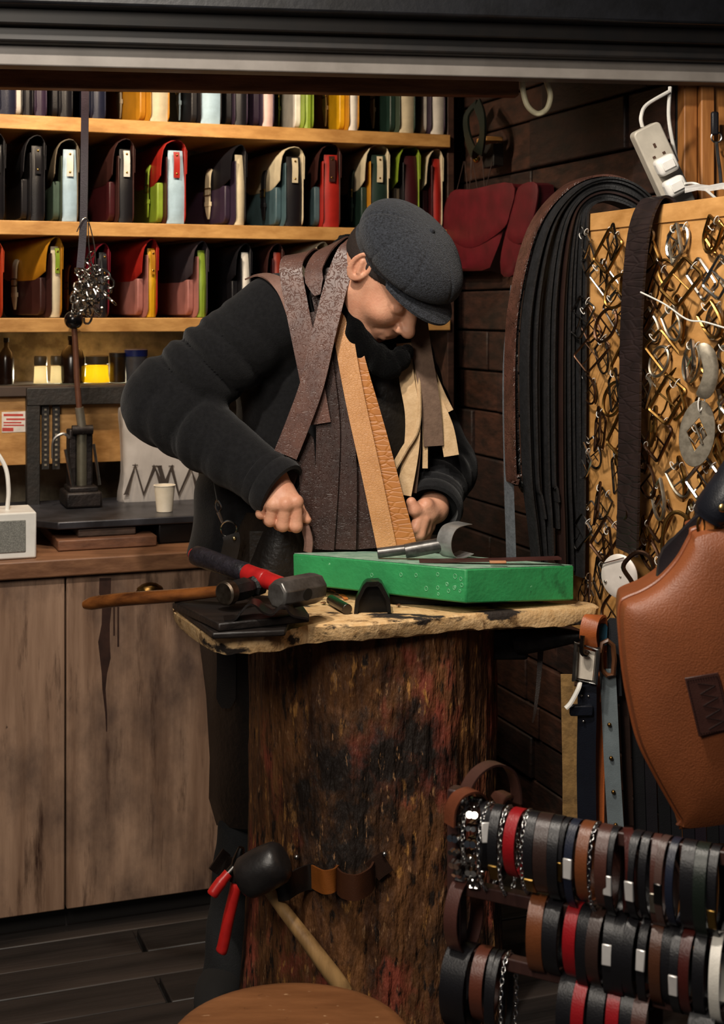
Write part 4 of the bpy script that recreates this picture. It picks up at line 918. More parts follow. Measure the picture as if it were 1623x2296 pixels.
g = G(); vs = oo+ii+[p+n_*.003 for p in oo]+[p+n_*.003 for p in ii]; fs = []
for k in range(32):
    j = (k+1) % 32; fs += [(k, j, 32+j, 32+k), (64+k, 96+k, 96+j, 64+j), (k, 64+k, 64+j, j), (32+k, 32+j, 96+j, 96+k)]
PEW2 = mat('dull silver', '#8f8778', '#6b6457', rough=.45, metal=.6, scale=60)
mk('frame', g.add(vs, fs), PEW2, ob, bevel=.0008)
mk('bar', G().tube([c+ax_*-.006+az_*.016+n_*.004, c+ax_*.012+az_*-.016+n_*.004], .0022, 6), PEWTER, ob); mk('prong', G().tube([c+ax_*-.012+az_*-.008+n_*.003, c+az_*-.018+n_*.004, c+ax_*.006+az_*-.004+n_*.005], .0015, 6), PEWTER, ob)
mk('cable_tie', G().tube(cr([c+az_*.038+n_*.006, c+az_*.055+ax_*-.004+n_*.008, c+az_*.072+n_*.003, c+az_*.060+ax_*.004+n_*-.004], 4, True), .0015, 6, True), TIE, ob)
c = onB(1583, 835, .05); X, n_ = facing(c, .7); g = G()
pts = [(x-1583, y-835) for x, y in ((1566, 772), (1585, 770), (1604, 790), (1611, 830), (1604, 870), (1588, 893), (1570, 893), (1560, 882), (1572, 860), (1578, 830), (1572, 800), (1564, 786))]
kk = c.y/F
cb_ = tag(mk('crescent_buckle', G().pillow(cr([c+X*(x*kk)-Z*(y*kk) for x, y in pts], 3, True), n_, .004, .002, 4), PEW2), 'engraved silver crescent buckle plate above the oval buckle', 'buckle')
c = onB(1388, 1292, .05); X, n_ = facing(c, .6); dt = thing('buckle_disc', 'pale round silver buckle plate below the black strap', 'buckle', c-Z*.045)
mk('plate', G().pillow([c+X*(.036*math.cos(a))+Z*(.041*math.sin(a)) for a in [i*math.pi/20 for i in range(40)]], n_, .003, .002, 4), mat('bright pewter', '#e6ded6', '#d6cec6', rough=.5, metal=.35), dt)
mk('wire_bar', G().tube([c+X*-.034+Z*.020+n_*.006, c+X*.012+Z*.036+n_*.006], .0012, 6), NICKEL, dt); mk('stud', G().ball(c+X*-.026+Z*-.012+n_*.004, .003, 8, 6), NICKEL, dt); mk('stud', G().ball(c+X*.004+n_*.004, .002, 8, 6), NICKEL, dt)
c = onB(1432, 1295, .065); X, n_ = facing(c, .7); k2 = c.y/F
tag(mk('bronze_ring', G().tube(cr([c+X*((x-1432)*k2)-Z*((y-1295)*k2) for x, y in ((1432, 1238), (1455, 1246), (1468, 1280), (1462, 1310), (1430, 1322), (1412, 1300), (1396, 1275), (1410, 1252))], 4, True), .0042, 8, True), BRONZE), 'dark bronze D ring overlapping the pale round buckle', 'ring')
c = onB(1513, 1200, .05); k2 = c.y/F
tag(mk('brass_ring', G().tube(cr([c+X*((x-1513)*k2)-Z*((y-1200)*k2) for x, y in ((1488, 1250), (1486, 1200), (1495, 1165), (1515, 1148), (1540, 1160), (1552, 1195), (1552, 1250), (1520, 1262))], 4, True), .0038, 8, True), BRASS), 'large brass horseshoe ring just above the tan backpack', 'ring')
tg = [P(1436, 655, 2.55), P(1490, 682, 2.50), P(1540, 716, 2.44), P(1580, 722, 2.41), P(1640, 740, 2.36)]
tag(mk('loose_cable_tie', G().tube(cr(tg), .0016, 6), TIE), 'long white cable tie tail sticking out from the buckles', 'cable tie')
# --- straps over the left end of the board
EMB = mat('embossed brown hide', '#5a3a30', '#3f2820', rough=.36, scale=30, bump=.45, bscale=70, btype='floral', spec=.5)
CROC = mat('croc black hide', '#26201f', '#1a1615', rough=.36, scale=20, bump=.8, bscale=55, btype='voronoi', bst=(1, 1, 1.6))
BLKS = mat('black strap hide', '#1b1b1d', '#101011', rough=.6, scale=60, bump=.3, bscale=200)
GRYS = mat('grey flesh side', '#5f646a', '#4a4e54', rough=.8, scale=60, bump=.3, bscale=200)
random.seed(23)
NS = 16
for k in range(NS):
    f = k/(NS-1); a = .014+.135*f; zp = 1.606+.050*f+.004*random.random(); s = .055+random.uniform(-.008, .008)-(.02 if k >= NS-2 else 0)
    zb = [.91, .92, .95, .92, .91, .93, 1.0, 1.05, .95, .92, .93, 1.02, .92, .91, 1.06, 1.10][k]
    sw = random.uniform(-.012, .010)
    wv_ = .036 if k < NS-2 else .042
    s2 = s+.015
    pts = [bpos(s2, 1.50-.02*f, -.14-.02*f), bpos(s2, 1.555+.03*f, -.125-.018*f), bpos(s2, zp-.018, -.085-.012*f), bpos(s, zp, -.035), bpos(s, zp-.015-.012*f, .25*a), bpos(s, zp-.052-.05*f, .68*a), bpos(s, zp-.15-.08*f, .93*a), bpos(s, 1.30, a), bpos(s+.3*sw, 1.1, a*.97+sw*.4), bpos(s+sw, (1.1+zb)/2, a*.90+sw), bpos(s+1.3*sw, zb, a*.84+sw*1.5)]
    m_ = BLKS; nm = 'plain black leather strap'
    if k == NS-1: m_ = EMB; nm = 'brown floral embossed leather strap'
    elif k == NS-2: m_ = CROC; nm = 'charcoal scaly embossed leather strap'
    elif k == 9: m_ = GRYS; nm = 'grey leather strap'
    elif k == 5: m_ = leather('#2b1d1a'); nm = 'dark brown leather strap'
    if k == 9: pts = [bpos(s-.03, z_, o_) for z_, o_ in ((1.45, .132), (1.3, .148), (1.1, .146), (.98, .142), (.92, .140))]
    tag(mk('leather_strap', G().ribbon(cr(pts, 6), N, wv_, .0042), m_), '%s draped over the board top, %s layer out from it' % (nm, ORD[k]), 'strap', 'straps draped over the board')
pts = [bpos(.30, 1.50, -.03), bpos(.30, ZBD-.02, -.028), bpos(.298, ZBD+.008, -.012), bpos(.296, ZBD+.006, .010), bpos(.292, ZBD-.05, .030), bpos(.28, 1.40, .036), bpos(.272, 1.2, .036), bpos(.264, 1.05, .034), bpos(.258, .985, .033)]
CROC2 = mat('croc dark brown hide', '#2a2020', '#1c1616', rough=.4, scale=20, bump=.35, bscale=34, btype='voronoi', bst=(.5, .5, 2.2))
tag(mk('croc_strap', G().ribbon(cr(pts, 6), N, .072, .005), CROC2), 'single dark crocodile embossed strap hanging over the buckle chains', 'strap')
# ================================================================== belts hanging below the board
def belt(name, pts, Y, wpx, col, label, m=None, cat='belt', face=(1, -.15, 0), th=.004, wf=None):
    return tag(mk(name, G().ribbon(cr([P(x, y, Y) for x, y in pts], 5), V(face), wpx/F*Y, th, wf), m or leather(col)), label, cat)
YB = 2.62
belt('suede_strip', ((1272, 1512), (1274, 1620), (1276, 1740), (1276, 1850)), YB+.05, 30, '', 'raw edged tan suede strip hanging left of the belts', mat('raw suede', '#8a6a3c', '#5e4624', rough=.9, scale=30, bump=.7, bscale=70), 'strip')
belt('suede_strip', ((1290, 1540), (1292, 1700), (1294, 1850)), YB+.045, 12, '', 'narrow suede strip between tan strip and navy belt', MATS['raw suede'], 'strip')
nb = thing('navy_belt', 'navy belt with tan loop and big silver buckle', 'belt', P(1315, 1850, YB-.03))
y0 = YB-.03
mk('strap', G().ribbon(cr([P(1316, 1525, y0), P(1316, 1600, y0), P(1314, 1720, y0+.01), P(1316, 1850, y0+.015)], 5), (1, -.2, 0), .034, .005), leather('#10141f'), nb)
mk('tan_loop', G().ribbon(cr([P(1322, 1455, y0+.004), P(1318, 1420, y0-.008), P(1326, 1388, y0), P(1342, 1388, y0+.02), P(1342, 1450, y0+.03), P(1338, 1600, y0+.03), P(1336, 1850, y0+.03)], 5), (1, -.2, 0), .030, .005), leather('#a5572a'), nb)
bx0 = [P(1292, 1443, y0-.012), P(1341, 1455, y0-.012), P(1334, 1532, y0-.012), P(1287, 1525, y0-.012)]
mk('buckle', G().tube(cr(bx0, 1, True), .005, 6, True, flat=1.5), STEEL, nb); mk('buckle_plate', G().prism([P(x, y, y0-.008) for x, y in ((1298, 1452), (1334, 1462), (1328, 1526), (1294, 1520))], (0, .003, 0)), mat('cream leather', '#d9cfc0', rough=.5), nb)
mk('hook', G().tube(cr([P(1306, 1425, y0-.02), P(1304, 1460, y0-.022), P(1312, 1468, y0-.02), P(1318, 1462, y0-.014)], 4), .0045, 8), GUN, nb)
mk('keeper', G().box(P(1303, 1592, y0-.004), (.042, .014, .020)), leather('#0e121c'), nb, bevel=.003)
g = G()
for x, y in ((1304, 1560), (1319, 1561), (1308, 1617)): g.ball(P(x, y, y0-.004), .0025, 8, 6)
mk('rivet', g, NICKEL, nb)
tag(mk('loose_cable_tie', G().tube(cr([P(1300, 1530, y0-.015), P(1296, 1545, y0-.02), P(1280, 1575, y0-.02), P(1268, 1588, y0-.02)]), .0022, 6, flat=2), TIE), 'white cable tie hanging from the silver belt buckle', 'cable tie')
belt('cream_belt', ((1331, 1540), (1332, 1700), (1333, 1850)), YB-.005, 8, '#b9a894', 'thin cream belt edge beside the navy belt')
belt('chestnut_belt', ((1343, 1500), (1344, 1700), (1346, 1850)), YB, 14, '#7a3d20', 'chestnut belt hanging between navy and grey belts')
bk = thing('brown_buckle', 'brown leather covered buckle hanging above grey studded belt', 'buckle', P(1362, 1515, YB-.02))
mk('frame', G().tube(cr([P(x, y, YB-.025) for x, y in ((1350, 1442), (1374, 1446), (1374, 1512), (1348, 1500))], 2, True), .0048, 6, True, flat=1.4), mat('brown covered', '#5a3822', rough=.4), bk)
belt('teal_belt', ((1353, 1398), (1352, 1420), (1351, 1446)), YB-.01, 18, '#1f4a5e', 'teal blue belt end above the brown buckle', wf=lambda q: .55+.45*min(1, q*6))
belt('black_belt_end', ((1374, 1386), (1374, 1420), (1376, 1480), (1380, 1560)), YB-.005, 28, '#24262a', 'rounded black belt end beside the tan backpack', wf=lambda q: .5+.5*min(1, q*8))
gb = thing('studded_belt', 'grey studded belt hanging below the brown buckle', 'belt', P(1374, 1900, YB-.02))
mk('strap', G().ribbon(cr([P(1362, 1500, YB-.015), P(1367, 1600, YB-.015), P(1374, 1750, YB-.015), P(1384, 1910, YB-.015)], 5), (1, -.2, 0), .029, .004), leather('#6a7478'), gb)
g = G()
for x, y in ((1366, 1625), (1370, 1700), (1375, 1776), (1380, 1850)): g.ball(P(x, y, YB-.02), .004, 10, 8)
mk('stud', g, BRASS, gb)
belt('dark_brown_belt', ((1396, 1500), (1402, 1650), (1410, 1850)), YB+.02, 20, '#33231d', 'dark brown belt right of the grey studded belt')
for i, (x0, x1, cq) in enumerate(((1424, 1436, '#141416'), (1450, 1462, '#18161a'), (1478, 1492, '#121214'), (1504, 1516, '#17171a'), (1532, 1544, '#141218'), (1560, 1570, '#1c141c'), (1588, 1598, '#131315'), (1614, 1622, '#18141a'))):
    belt('black_belt', ((x0, 1480), ((x0+x1)/2, 1700), (x1, 1890)), YB+.03, 26, cq, 'plain black belt hanging behind the tan backpack, %s from the studded belt' % ORD[i])
# horn anvil fixed to the side of the stump
ha = thing('horn_anvil', 'dark iron horn anvil sticking out under the right end of plank', 'anvil', P(1190, 1470, 2.80))
mk('horn', G().lathe([(.030, 0), (.030, .02), (.026, .05), (.014, .11), (.003, .15)], 18, Matrix.Translation(P(1158, 1432, 2.80)) @ V((1, -.35, .12)).to_track_quat('Z', 'Y').to_matrix().to_4x4()), BLACKM, ha)
mk('stem', G().box(P(1136, 1440, 2.82), (.08, .05, .06)), BLACKM, ha, bevel=.006)
kn = tag(mk('hanging_thong', G().ribbon(cr([P(1212, 1455, 2.85), P(1208, 1520, 2.84), P(1200, 1590, 2.83), P(1194, 1620, 2.83)], 5), (1, -.2, 0), .012, .003, lambda q: 1-.75*q), leather('#3a2c24')), 'thin pointed leather thong hanging under the horn anvil', 'strip')
# ================================================================== tan backpack
YP = 1.98
def bp(px, py, d=0): return P(px, py, YP)+V((-.12, -.99, 0))*d
left = [(1562, 1186), (1548, 1206), (1520, 1256), (1480, 1300), (1440, 1326), (1402, 1342), (1391, 1356), (1389, 1400), (1398, 1500), (1412, 1580), (1432, 1660), (1466, 1730), (1505, 1800), (1528, 1836), (1552, 1852)]
ax0 = V((1622, 1180)); axd = V((.16, 1)).normalized()
def mir(x, y): p = V((x, y)); d = p-ax0; t = d.dot(axd); foot = ax0+axd*t; q = foot*2-p; return (q.x, q.y)
outl = left+[mir(*p) for p in left[::-1]]
bpk = thing('leather_backpack', 'large tan pebbled leather backpack hanging in the right foreground', 'backpack', P(1700, 1880, YP))
TAN = mat('tan pebbled hide', '#7d4424', '#6d3a1d', rough=.46, scale=10, bump=.30, bscale=420, btype='noise', spec=.45)
oc = cr([bp(x, y) for x, y in outl], 4, True)
mk('body', G().pillow(oc, V((-.12, -.99, 0)), .055, .09, 10), TAN, bpk)
mk('piping', G().tube(oc, .0035, 8, True), leather('#7d4222'), bpk)
flap = [(1586, 1150), (1560, 1178), (1520, 1218), (1494, 1242), (1486, 1262), (1481, 1300), (1520, 1256), (1548, 1206), (1566, 1184)]
mk('inner_flap', G().prism([bp(x, y, -.03) for x, y in ((1600, 1140), (1560, 1172), (1492, 1240), (1482, 1264), (1478, 1304), (1540, 1330), (1640, 1200))], V((0, .012, 0))), leather('#1c1d22', .35), bpk)
mk('top_tab', G().ribbon(cr([bp(1566, 1182, .006), bp(1595, 1192, .012), bp(1640, 1200, .012), bp(1690, 1196, .006)], 4), Z, .026, .005), leather('#c27a3a'), bpk)
sr = mk('strap_top', G().tube(cr([bp(1585, 1158, .012), bp(1597, 1130, .018), bp(1625, 1090, .022), bp(1662, 1040, .02), bp(1700, 1020, .01)], 6), [.024]*3+[.026]*22, 14, flat=.55), leather('#16171d', .3), bpk)
mk('rivet', G().ball(bp(1612, 1131, .038), (.006, .003, .006), 12, 8), metal('pale brass', '#d9b878', .3), sr)
mk('ring', G().tube([bp(1620, 1190, .014)+V((.012*math.cos(a), 0, .020*math.sin(a))) for a in [i*math.pi/8 for i in range(16)]], .003, 8, True), BRASS, bpk)
mk('ring', G().tube([bp(1570, 1178, .010)+V((.005*math.cos(a), 0, .013*math.sin(a))) for a in [i*math.pi/8 for i in range(16)]], .002, 8, True), BRASS, bpk)
mk('rivet', G().ball(bp(1587, 1217, .034), (.0058, .003, .0058), 14, 8), metal('yellow brass', '#c2a04a', .35), bpk)
dp = .0545
pt = mk('patch', G().prism([bp(x, y, dp) for x, y in ((1525, 1497), (1598, 1485), (1630, 1606), (1556, 1625))], V((-.12, -.99, 0))*.003), leather('#3d231d'), bpk, bevel=.0008)
g = G()
def pq(u, v): a = V((1525, 1497)); b = V((1598, 1485)); d = V((1556, 1625)); p = a+(b-a)*u+(d-a)*v; return bp(p.x, p.y, dp+.0034)
line = [(.34, .12), (.82, .20), (.34, .30), (.82, .40), (.34, .50), (.82, .60), (.34, .70), (.82, .80), (.34, .90)]
for i in range(len(line)-1): g.tube([pq(*line[i]), pq(*line[i+1])], .0009, 5)
mk('embossed_mark', g, leather('#23120e'), pt)
g = G(); per = [(.05, .05), (.95, .05), (.95, .95), (.05, .95)]
for i in range(4):
    a, b = per[i], per[(i+1) % 4]; n_s = 12 if i % 2 == 0 else 20
    for k in range(n_s):
        t0 = (k+.15)/n_s; t1 = (k+.7)/n_s; g.tube([pq(a[0]+(b[0]-a[0])*t0, a[1]+(b[1]-a[1])*t0), pq(a[0]+(b[0]-a[0])*t1, a[1]+(b[1]-a[1])*t1)], .0006, 4)
mk('stitching', g, leather('#20100c'), pt)
# ================================================================== bracelet rack
BV = V((.872, -.49, 0)).normalized(); BN = V((-BV.y, BV.x, 0))
RK0 = V(((1030-CX)/F*1.95, 1.95, 0))
def tpx(px):      # distance along the bar where column px crosses it
    k = (px-CX)/F; return (k*RK0.y-RK0.x)/(BV.x-k*BV.y)
def rpos(t, z, out=0): return V((RK0.x, RK0.y, 0))+BV*t-BN*out+Z*z
def zpx(px, py): t = tpx(px); q = RK0+BV*t; return HC-(py-HY)*q.y/F
RKM = wood('rack brown paint', '#3d2520', '#2a1815', 'z', 6, .4, .2)
BARZ = [zpx(1175, 1836), zpx(1150, 2012), zpx(1200, 2172)]
rk = thing('bracelet_rack', 'dark brown wooden rack with bars full of leather bracelets', 'rack', rpos(.3, 0))
mk('upright', G().box(rpos(-.004, .375, 0), (.020, .024, .75), (BV, BN, Z)), RKM, rk, bevel=.003)
mk('upright', G().box(rpos(.62, .375, 0), (.020, .024, .75), (BV, BN, Z)), RKM, rk, bevel=.003)
for z in BARZ: mk('bar', G().box(rpos(.308, z, 0), (.612, .018, .018), (BV, BN, Z)), RKM, rk, bevel=.002)
mk('foot', G().box(rpos(-.004, .012, 0), (.03, .3, .022), (BV, BN, Z)), RKM, rk, bevel=.003); mk('foot', G().box(rpos(.62, .012, 0), (.03, .3, .022), (BV, BN, Z)), RKM, rk, bevel=.003)
CH = metal('bright chain', '#d4d2cf', .18)
BMESH = {}
def loop_pts(rz, ry, n=28):      # hangs on the bar at the origin: local y across the bar, z up
    return [V((0, ry*math.sin(a), -rz+.0115+rz*math.cos(a))) for a in [2*math.pi*i/n for i in range(n)]]
def band(width, rz, ry):
    key = (round(width, 4), round(rz, 4), round(ry, 4))
    if key in BMESH: return BMESH[key]
    g = G(); pts = loop_pts(rz, ry); n = len(pts); vs = []
    for i, p in enumerate(pts):
        t = (pts[(i+1) % n]-pts[i-1]).normalized(); nn = V((0, t.z, -t.y))
        vs += [p+V((-width/2, 0, 0))-nn*.0013, p+V((width/2, 0, 0))-nn*.0013, p+V((width/2, 0, 0))+nn*.0013, p+V((-width/2, 0, 0))+nn*.0013]
    g.add(vs, [(4*i+k, 4*i+(k+1) % 4, 4*((i+1) % n)+(k+1) % 4, 4*((i+1) % n)+k) for i in range(n) for k in range(4)])
    me = bpy.data.meshes.new('band'); me.from_pydata([tuple(p) for p in g.v], [], g.f); fix(me)
    me.polygons.foreach_set('use_smooth', [True]*len(me.polygons)); me.set_sharp_from_angle(angle=math.radians(50)); BMESH[key] = me; return me
def chain_mesh(rz, ry, r=.0022):
    key = ('chain', rz, ry, r)
    if key in BMESH: return BMESH[key]
    g = G(); n = 46; pts = loop_pts(rz, ry, n)
    for i, p in enumerate(pts):
        t = (pts[(i+1) % n]-pts[i-1]).normalized(); s = V((1, 0, 0)); q = t.cross(s); w_ = s if i % 2 else q
        g.tube([p+t*(r*1.9*math.cos(a))+w_*(r*1.25*math.sin(a)) for a in [k*math.pi/4 for k in range(8)]], r*.45, 5, True)
    me = bpy.data.meshes.new('chain'); me.from_pydata([tuple(p) for p in g.v], [], g.f); fix(me); me.polygons.foreach_set('use_smooth', [True]*len(me.polygons)); BMESH[key] = me; return me
def bike_mesh(rz, ry):
    key = ('bike', rz, ry)
    if key in BMESH: return BMESH[key]
    g = G(); n = 18; pts = loop_pts(rz, ry, n)
    for i, p in enumerate(pts):
        t = (pts[(i+1) % n]-pts[i-1]).normalized(); nn = V((0, t.z, -t.y))
        for sx in (-.0035, .0035):
            g.tube([p+V((sx, 0, 0))-nn*.005, p+V((sx, 0, 0))+nn*.005], .0048 if i % 2 == 0 else .0036, 8)
        g.tube([p-V((.0062, 0, 0)), p+V((.0062, 0, 0))], .0022, 6)
    me = bpy.data.meshes.new('bike'); me.from_pydata([tuple(p) for p in g.v], [], g.f); fix(me); me.polygons.foreach_set('use_smooth', [True]*len(me.polygons)); me.set_sharp_from_angle(angle=.7); BMESH[key] = me; return me
RROT = math.atan2(BV.y, BV.x)
cnt = {}
ROWN = ['top', 'middle', 'lowest']
def bracelet(rw, px, wpx, col, desc, rz=.047, ry=.030, clasp=None, ca=-1.3, kind='band', yaw=0, dz=0):
    t = tpx(px); i = cnt.get(rw, 0); cnt[rw] = i+1
    loc = rpos(t, BARZ[rw]+dz)
    o = thing('bracelet', '%s, %s from left on the %s bar' % (desc, ORD[i], ROWN[rw]), 'bracelet', loc, 'bracelets on the %s bar' % ROWN[rw], (0, 0, RROT+yaw))
    rz = rz*random.uniform(.96, 1.05); ry = ry*random.uniform(.9, 1.1); o.rotation_euler.z += random.uniform(-.10, .10)
    width = max(.004, wpx/F*(RK0+BV*t).y/.92*.90)
    if kind == 'band': me = band(width, rz, ry); m_ = leather(col, .36)
    elif kind == 'chain': me = chain_mesh(rz, ry); m_ = CH
    else: me = bike_mesh(rz, ry); m_ = CH
    if len(me.materials) == 0: me.materials.append(None)
    b = bpy.data.objects.new('band' if kind == 'band' else 'chain', me); COL.objects.link(b); b.parent = o
    b.material_slots[0].link = 'OBJECT'; b.material_slots[0].material = m_
    if clasp:
        yy = -math.sin(ca+math.pi)*0; a = ca
        # front of the loop looks to local -y
        p = V((0, -ry*math.cos(a*.0)*math.cos(a), -rz+.0115+rz*math.sin(a)))
        tn = V((0, math.sin(a)*ry, math.cos(a)*rz)).normalized(); nn = V((1, 0, 0)).cross(tn)
        q = mk('clasp', G().box(p, (width*1.05, .005, .026), (V((1, 0, 0)), nn, tn)), clasp, o, local=True, bevel=.0012)
    return o
K = '#151417'; DB = '#33221d'; RD = '#8f1118'; TB = '#6f3d20'; OX = '#431712'; NV = '#1b2030'; GB = '#182019'; MB = '#4a2a22'
CL = mat('silver clasp', '#e8e4e0', '#d6d2ce', rough=.3, metal=.45); BC = metal('brass clasp', '#8a6d3a', .3)
random.seed(77)
bracelet(0, 1040, 14, '', 'silver bike chain bracelet', .052, .030, kind='bike')
bracelet(0, 1054, 12, '', 'silver curb chain bracelet', .044, .026, kind='chain')
bracelet(0, 1068, 14, '', 'silver bike chain bracelet', .056, .030, kind='bike', yaw=.25)
bracelet(0, 1084, 22, K, 'black bracelet with flashing silver clasp', .044, .032, CL, .35, yaw=.5)
bracelet(0, 1098, 12, '', 'silver chain bracelet with tag', .060, .030, kind='chain')
bracelet(0, 1120, 22, K, 'black cuff with brass clasp', .047, .030, BC, -.75)
bracelet(0, 1140, 10, '', 'silver rope chain bracelet', .060, .028, kind='chain')
bracelet(0, 1164, 28, RD, 'bright red bracelet', .043, .032)
bracelet(0, 1186, 10, '', 'silver link chain bracelet', .055, .026, kind='chain')
bracelet(0, 1200, 22, K, 'black bracelet with brass end', .050, .030, BC, -.9)
bracelet(0, 1226, 32, DB, 'wide dark brown bracelet', .052, .032)
bracelet(0, 1254, 24, K, 'black bracelet', .052, .032)
bracelet(0, 1276, 13, K, 'narrow black bracelet with brass clasp', .054, .030, BC, -.15)
bracelet(0, 1295, 20, NV, 'navy bracelet with silver clasp', .055, .030, CL, .05)
bracelet(0, 1322, 28, TB, 'light brown bracelet', .050, .032)
bracelet(0, 1340, 8, '', 'silver cable chain bracelet', .058, .026, kind='chain')
bracelet(0, 1362, 28, MB, 'mid brown bracelet', .050, .030)
bracelet(0, 1382, 20, K, 'black bracelet with grey metal clasp', .054, .030, CL, -.15)
bracelet(0, 1408, 22, OX, 'oxblood bracelet with rivet', .052, .032, yaw=.35)
bracelet(0, 1434, 20, K, 'black bracelet with steel clasp', .055, .030, CL, -.2)
bracelet(0, 1455, 18, K, 'slim black bracelet', .053, .030)
bracelet(0, 1476, 18, MB, 'brown pebbled bracelet with dark clasp', .054, .030, PEWTER, -.35)
bracelet(0, 1496, 18, '#4d3832', 'brown grained bracelet with buckle', .054, .030, GUN, -.1)
bracelet(0, 1520, 18, NV, 'dark navy bracelet', .054, .030)
bracelet(0, 1549, 30, K, 'wide black bracelet', .055, .030)
bracelet(0, 1580, 28, GB, 'green black bracelet', .055, .030)
bracelet(0, 1608, 20, K, 'black bracelet with brass end', .055, .030, BC, -.5)
# middle bar
bracelet(1, 1040, 34, '#4a2c26', 'brown bracelet hanging by the upright', .048, .034)
bracelet(1, 1212, 36, TB, 'light brown bracelet with gap beside it', .052, .034)
bracelet(1, 1252, 36, K, 'wide black bracelet', .050, .034)
bracelet(1, 1295, 30, RD, 'bright red bracelet', .046, .032)
bracelet(1, 1322, 26, K, 'black bracelet', .054, .032)
bracelet(1, 1350, 30, DB, 'dark brown bracelet', .052, .032)
bracelet(1, 1374, 22, K, 'black bracelet with bright silver clasp', .056, .032, CL, .2)
bracelet(1, 1400, 24, K, 'matt black bracelet', .054, .032)
bracelet(1, 1428, 26, K, 'black bracelet with steel pin', .054, .032)
bracelet(1, 1455, 20, K, 'black corded bracelet with silver clasp', .056, .032, CL, .25)
bracelet(1, 1482, 26, '#4a2a1a', 'tan brown bracelet', .052, .032)
bracelet(1, 1508, 22, K, 'shaded black bracelet', .052, .032)
bracelet(1, 1527, 20, K, 'black bracelet with grey clasp', .056, .032, CL, -.15)
bracelet(1, 1552, 26, OX, 'oxblood bracelet', .052, .032)
bracelet(1, 1580, 26, K, 'black bracelet beside the white one', .052, .032)
bracelet(1, 1614, 24, '#e2ddd2', 'white stitched bracelet', .054, .034)
# lowest bar
bracelet(2, 1042, 60, K, 'very wide black cuff', .058, .040)
bracelet(2, 1088, 30, '#5a2e20', 'red brown bracelet', .048, .036)
bracelet(2, 1110, 12, K, 'thin braided black bracelet', .060, .036, BC, -.6)
bracelet(2, 1124, 12, K, 'thin black cord bracelet', .058, .034)
bracelet(2, 1140, 12, '', 'silver chain bracelet', .060, .030, kind='chain')
bracelet(2, 1285, 36, K, 'wide black bracelet', .056, .036)
bracelet(2, 1318, 30, RD, 'bright red bracelet', .054, .036)
bracelet(2, 1352, 38, K, 'wide black bracelet between two red ones', .056, .036)
bracelet(2, 1388, 30, RD, 'bright red bracelet', .054, .036)
bracelet(2, 1418, 30, K, 'black bracelet', .056, .036)
bracelet(2, 1450, 34, MB, 'brown bracelet', .054, .036)
bracelet(2, 1590, 60, K, 'wide black cuff with silver stud', .050, .036)
# leather bands slung over the top of the upright
def lb_(pts, Yd, wd, col, label, tw=0):
    return tag(mk('leather_band', G().ribbon(cr([P(x, y, Yd+d) for x, y, d in pts], 6), V((.5, -.8, 0)), wd, .003), leather(col, .35)), label, 'band')
lb_([(1038, 1800, 0), (1046, 1765, 0), (1070, 1730, 0.01), (1105, 1712, .03), (1140, 1724, .05), (1155, 1760, .06), (1158, 1800, .06)], 1.95, .022, '#4a3029', 'tall arched dark brown band above the chain bracelets')
lb_([(1008, 1850, -.02), (1012, 1810, -.02), (1030, 1782, -.02), (1058, 1772, -.01), (1078, 1784, .01), (1082, 1810, .02)], 1.94, .022, '#6b3a26', 'chestnut band bent over the top of the rack upright')
lb_([(1112, 1800, .05), (1125, 1784, .05), (1145, 1782, .06), (1156, 1800, .07)], 1.97, .03, '#4a2c22', 'short brown band behind the black cuff')
# ================================================================== the man: surfaces grown from distance fields
def surf(f, lo, hi, h):
    ax = [np.arange(lo[i], hi[i]+h, h, dtype=np.float32) for i in range(3)]
    X, Y, Zg = np.meshgrid(*ax, indexing='ij'); D = f(np.stack([X, Y, Zg], -1).reshape(-1, 3)).reshape(X.shape)
    S = D < 0; nx, ny, nz = [n-1 for n in D.shape]
    cnt_ = np.zeros((nx, ny, nz), np.int8)
    for i in (0, 1):
        for j in (0, 1):
            for k in (0, 1): cnt_ += S[i:i+nx, j:j+ny, k:k+nz]
    act = (cnt_ > 0) & (cnt_ < 8); idx = -np.ones(act.shape, np.int64); cells = np.argwhere(act); idx[act] = np.arange(len(cells))
    acc = np.zeros((len(cells), 3)); num = np.zeros(len(cells))
    c = cells
    for a in range(3):
        o1, o2 = [b for b in range(3) if b != a]
        for u in (0, 1):
            for v in (0, 1):
                p = c.copy(); p[:, o1] += u; p[:, o2] += v; q = p.copy(); q[:, a] += 1
                d0 = D[p[:, 0], p[:, 1], p[:, 2]]; d1 = D[q[:, 0], q[:, 1], q[:, 2]]; m = (d0 < 0) != (d1 < 0)
                t = np.where(m, d0/np.where(m, d0-d1, 1), 0); pos = p.astype(float); pos[:, a] += t
                acc[m] += pos[m]; num[m] += 1
    vs = acc/num[:, None]*h+np.array(lo); fs = []
    for a in range(3):
        o1, o2 = (a+1) % 3, (a+2) % 3
        sl0 = [slice(None)]*3; sl1 = [slice(None)]*3; sl0[a] = slice(0, -1); sl1[a] = slice(1, None)
        e = S[tuple(sl0)] != S[tuple(sl1)]; w_ = np.argwhere(e)
        ok = (w_[:, o1] > 0) & (w_[:, o2] > 0) & (w_[:, o1] < D.shape[o1]-1) & (w_[:, o2] < D.shape[o2]-1); w_ = w_[ok]
        ids = []
        for du, dv in ((-1, -1), (0, -1), (0, 0), (-1, 0)):
            q = w_.copy(); q[:, o1] += du; q[:, o2] += dv; ids.append(idx[q[:, 0], q[:, 1], q[:, 2]])
        quad = np.stack(ids, -1); fl_ = S[w_[:, 0], w_[:, 1], w_[:, 2]]
        quad[~fl_] = quad[~fl_][:, ::-1]; fs.append(quad)
    return vs, np.concatenate(fs)
def npv(p): return np.array(tuple(p), np.float32)
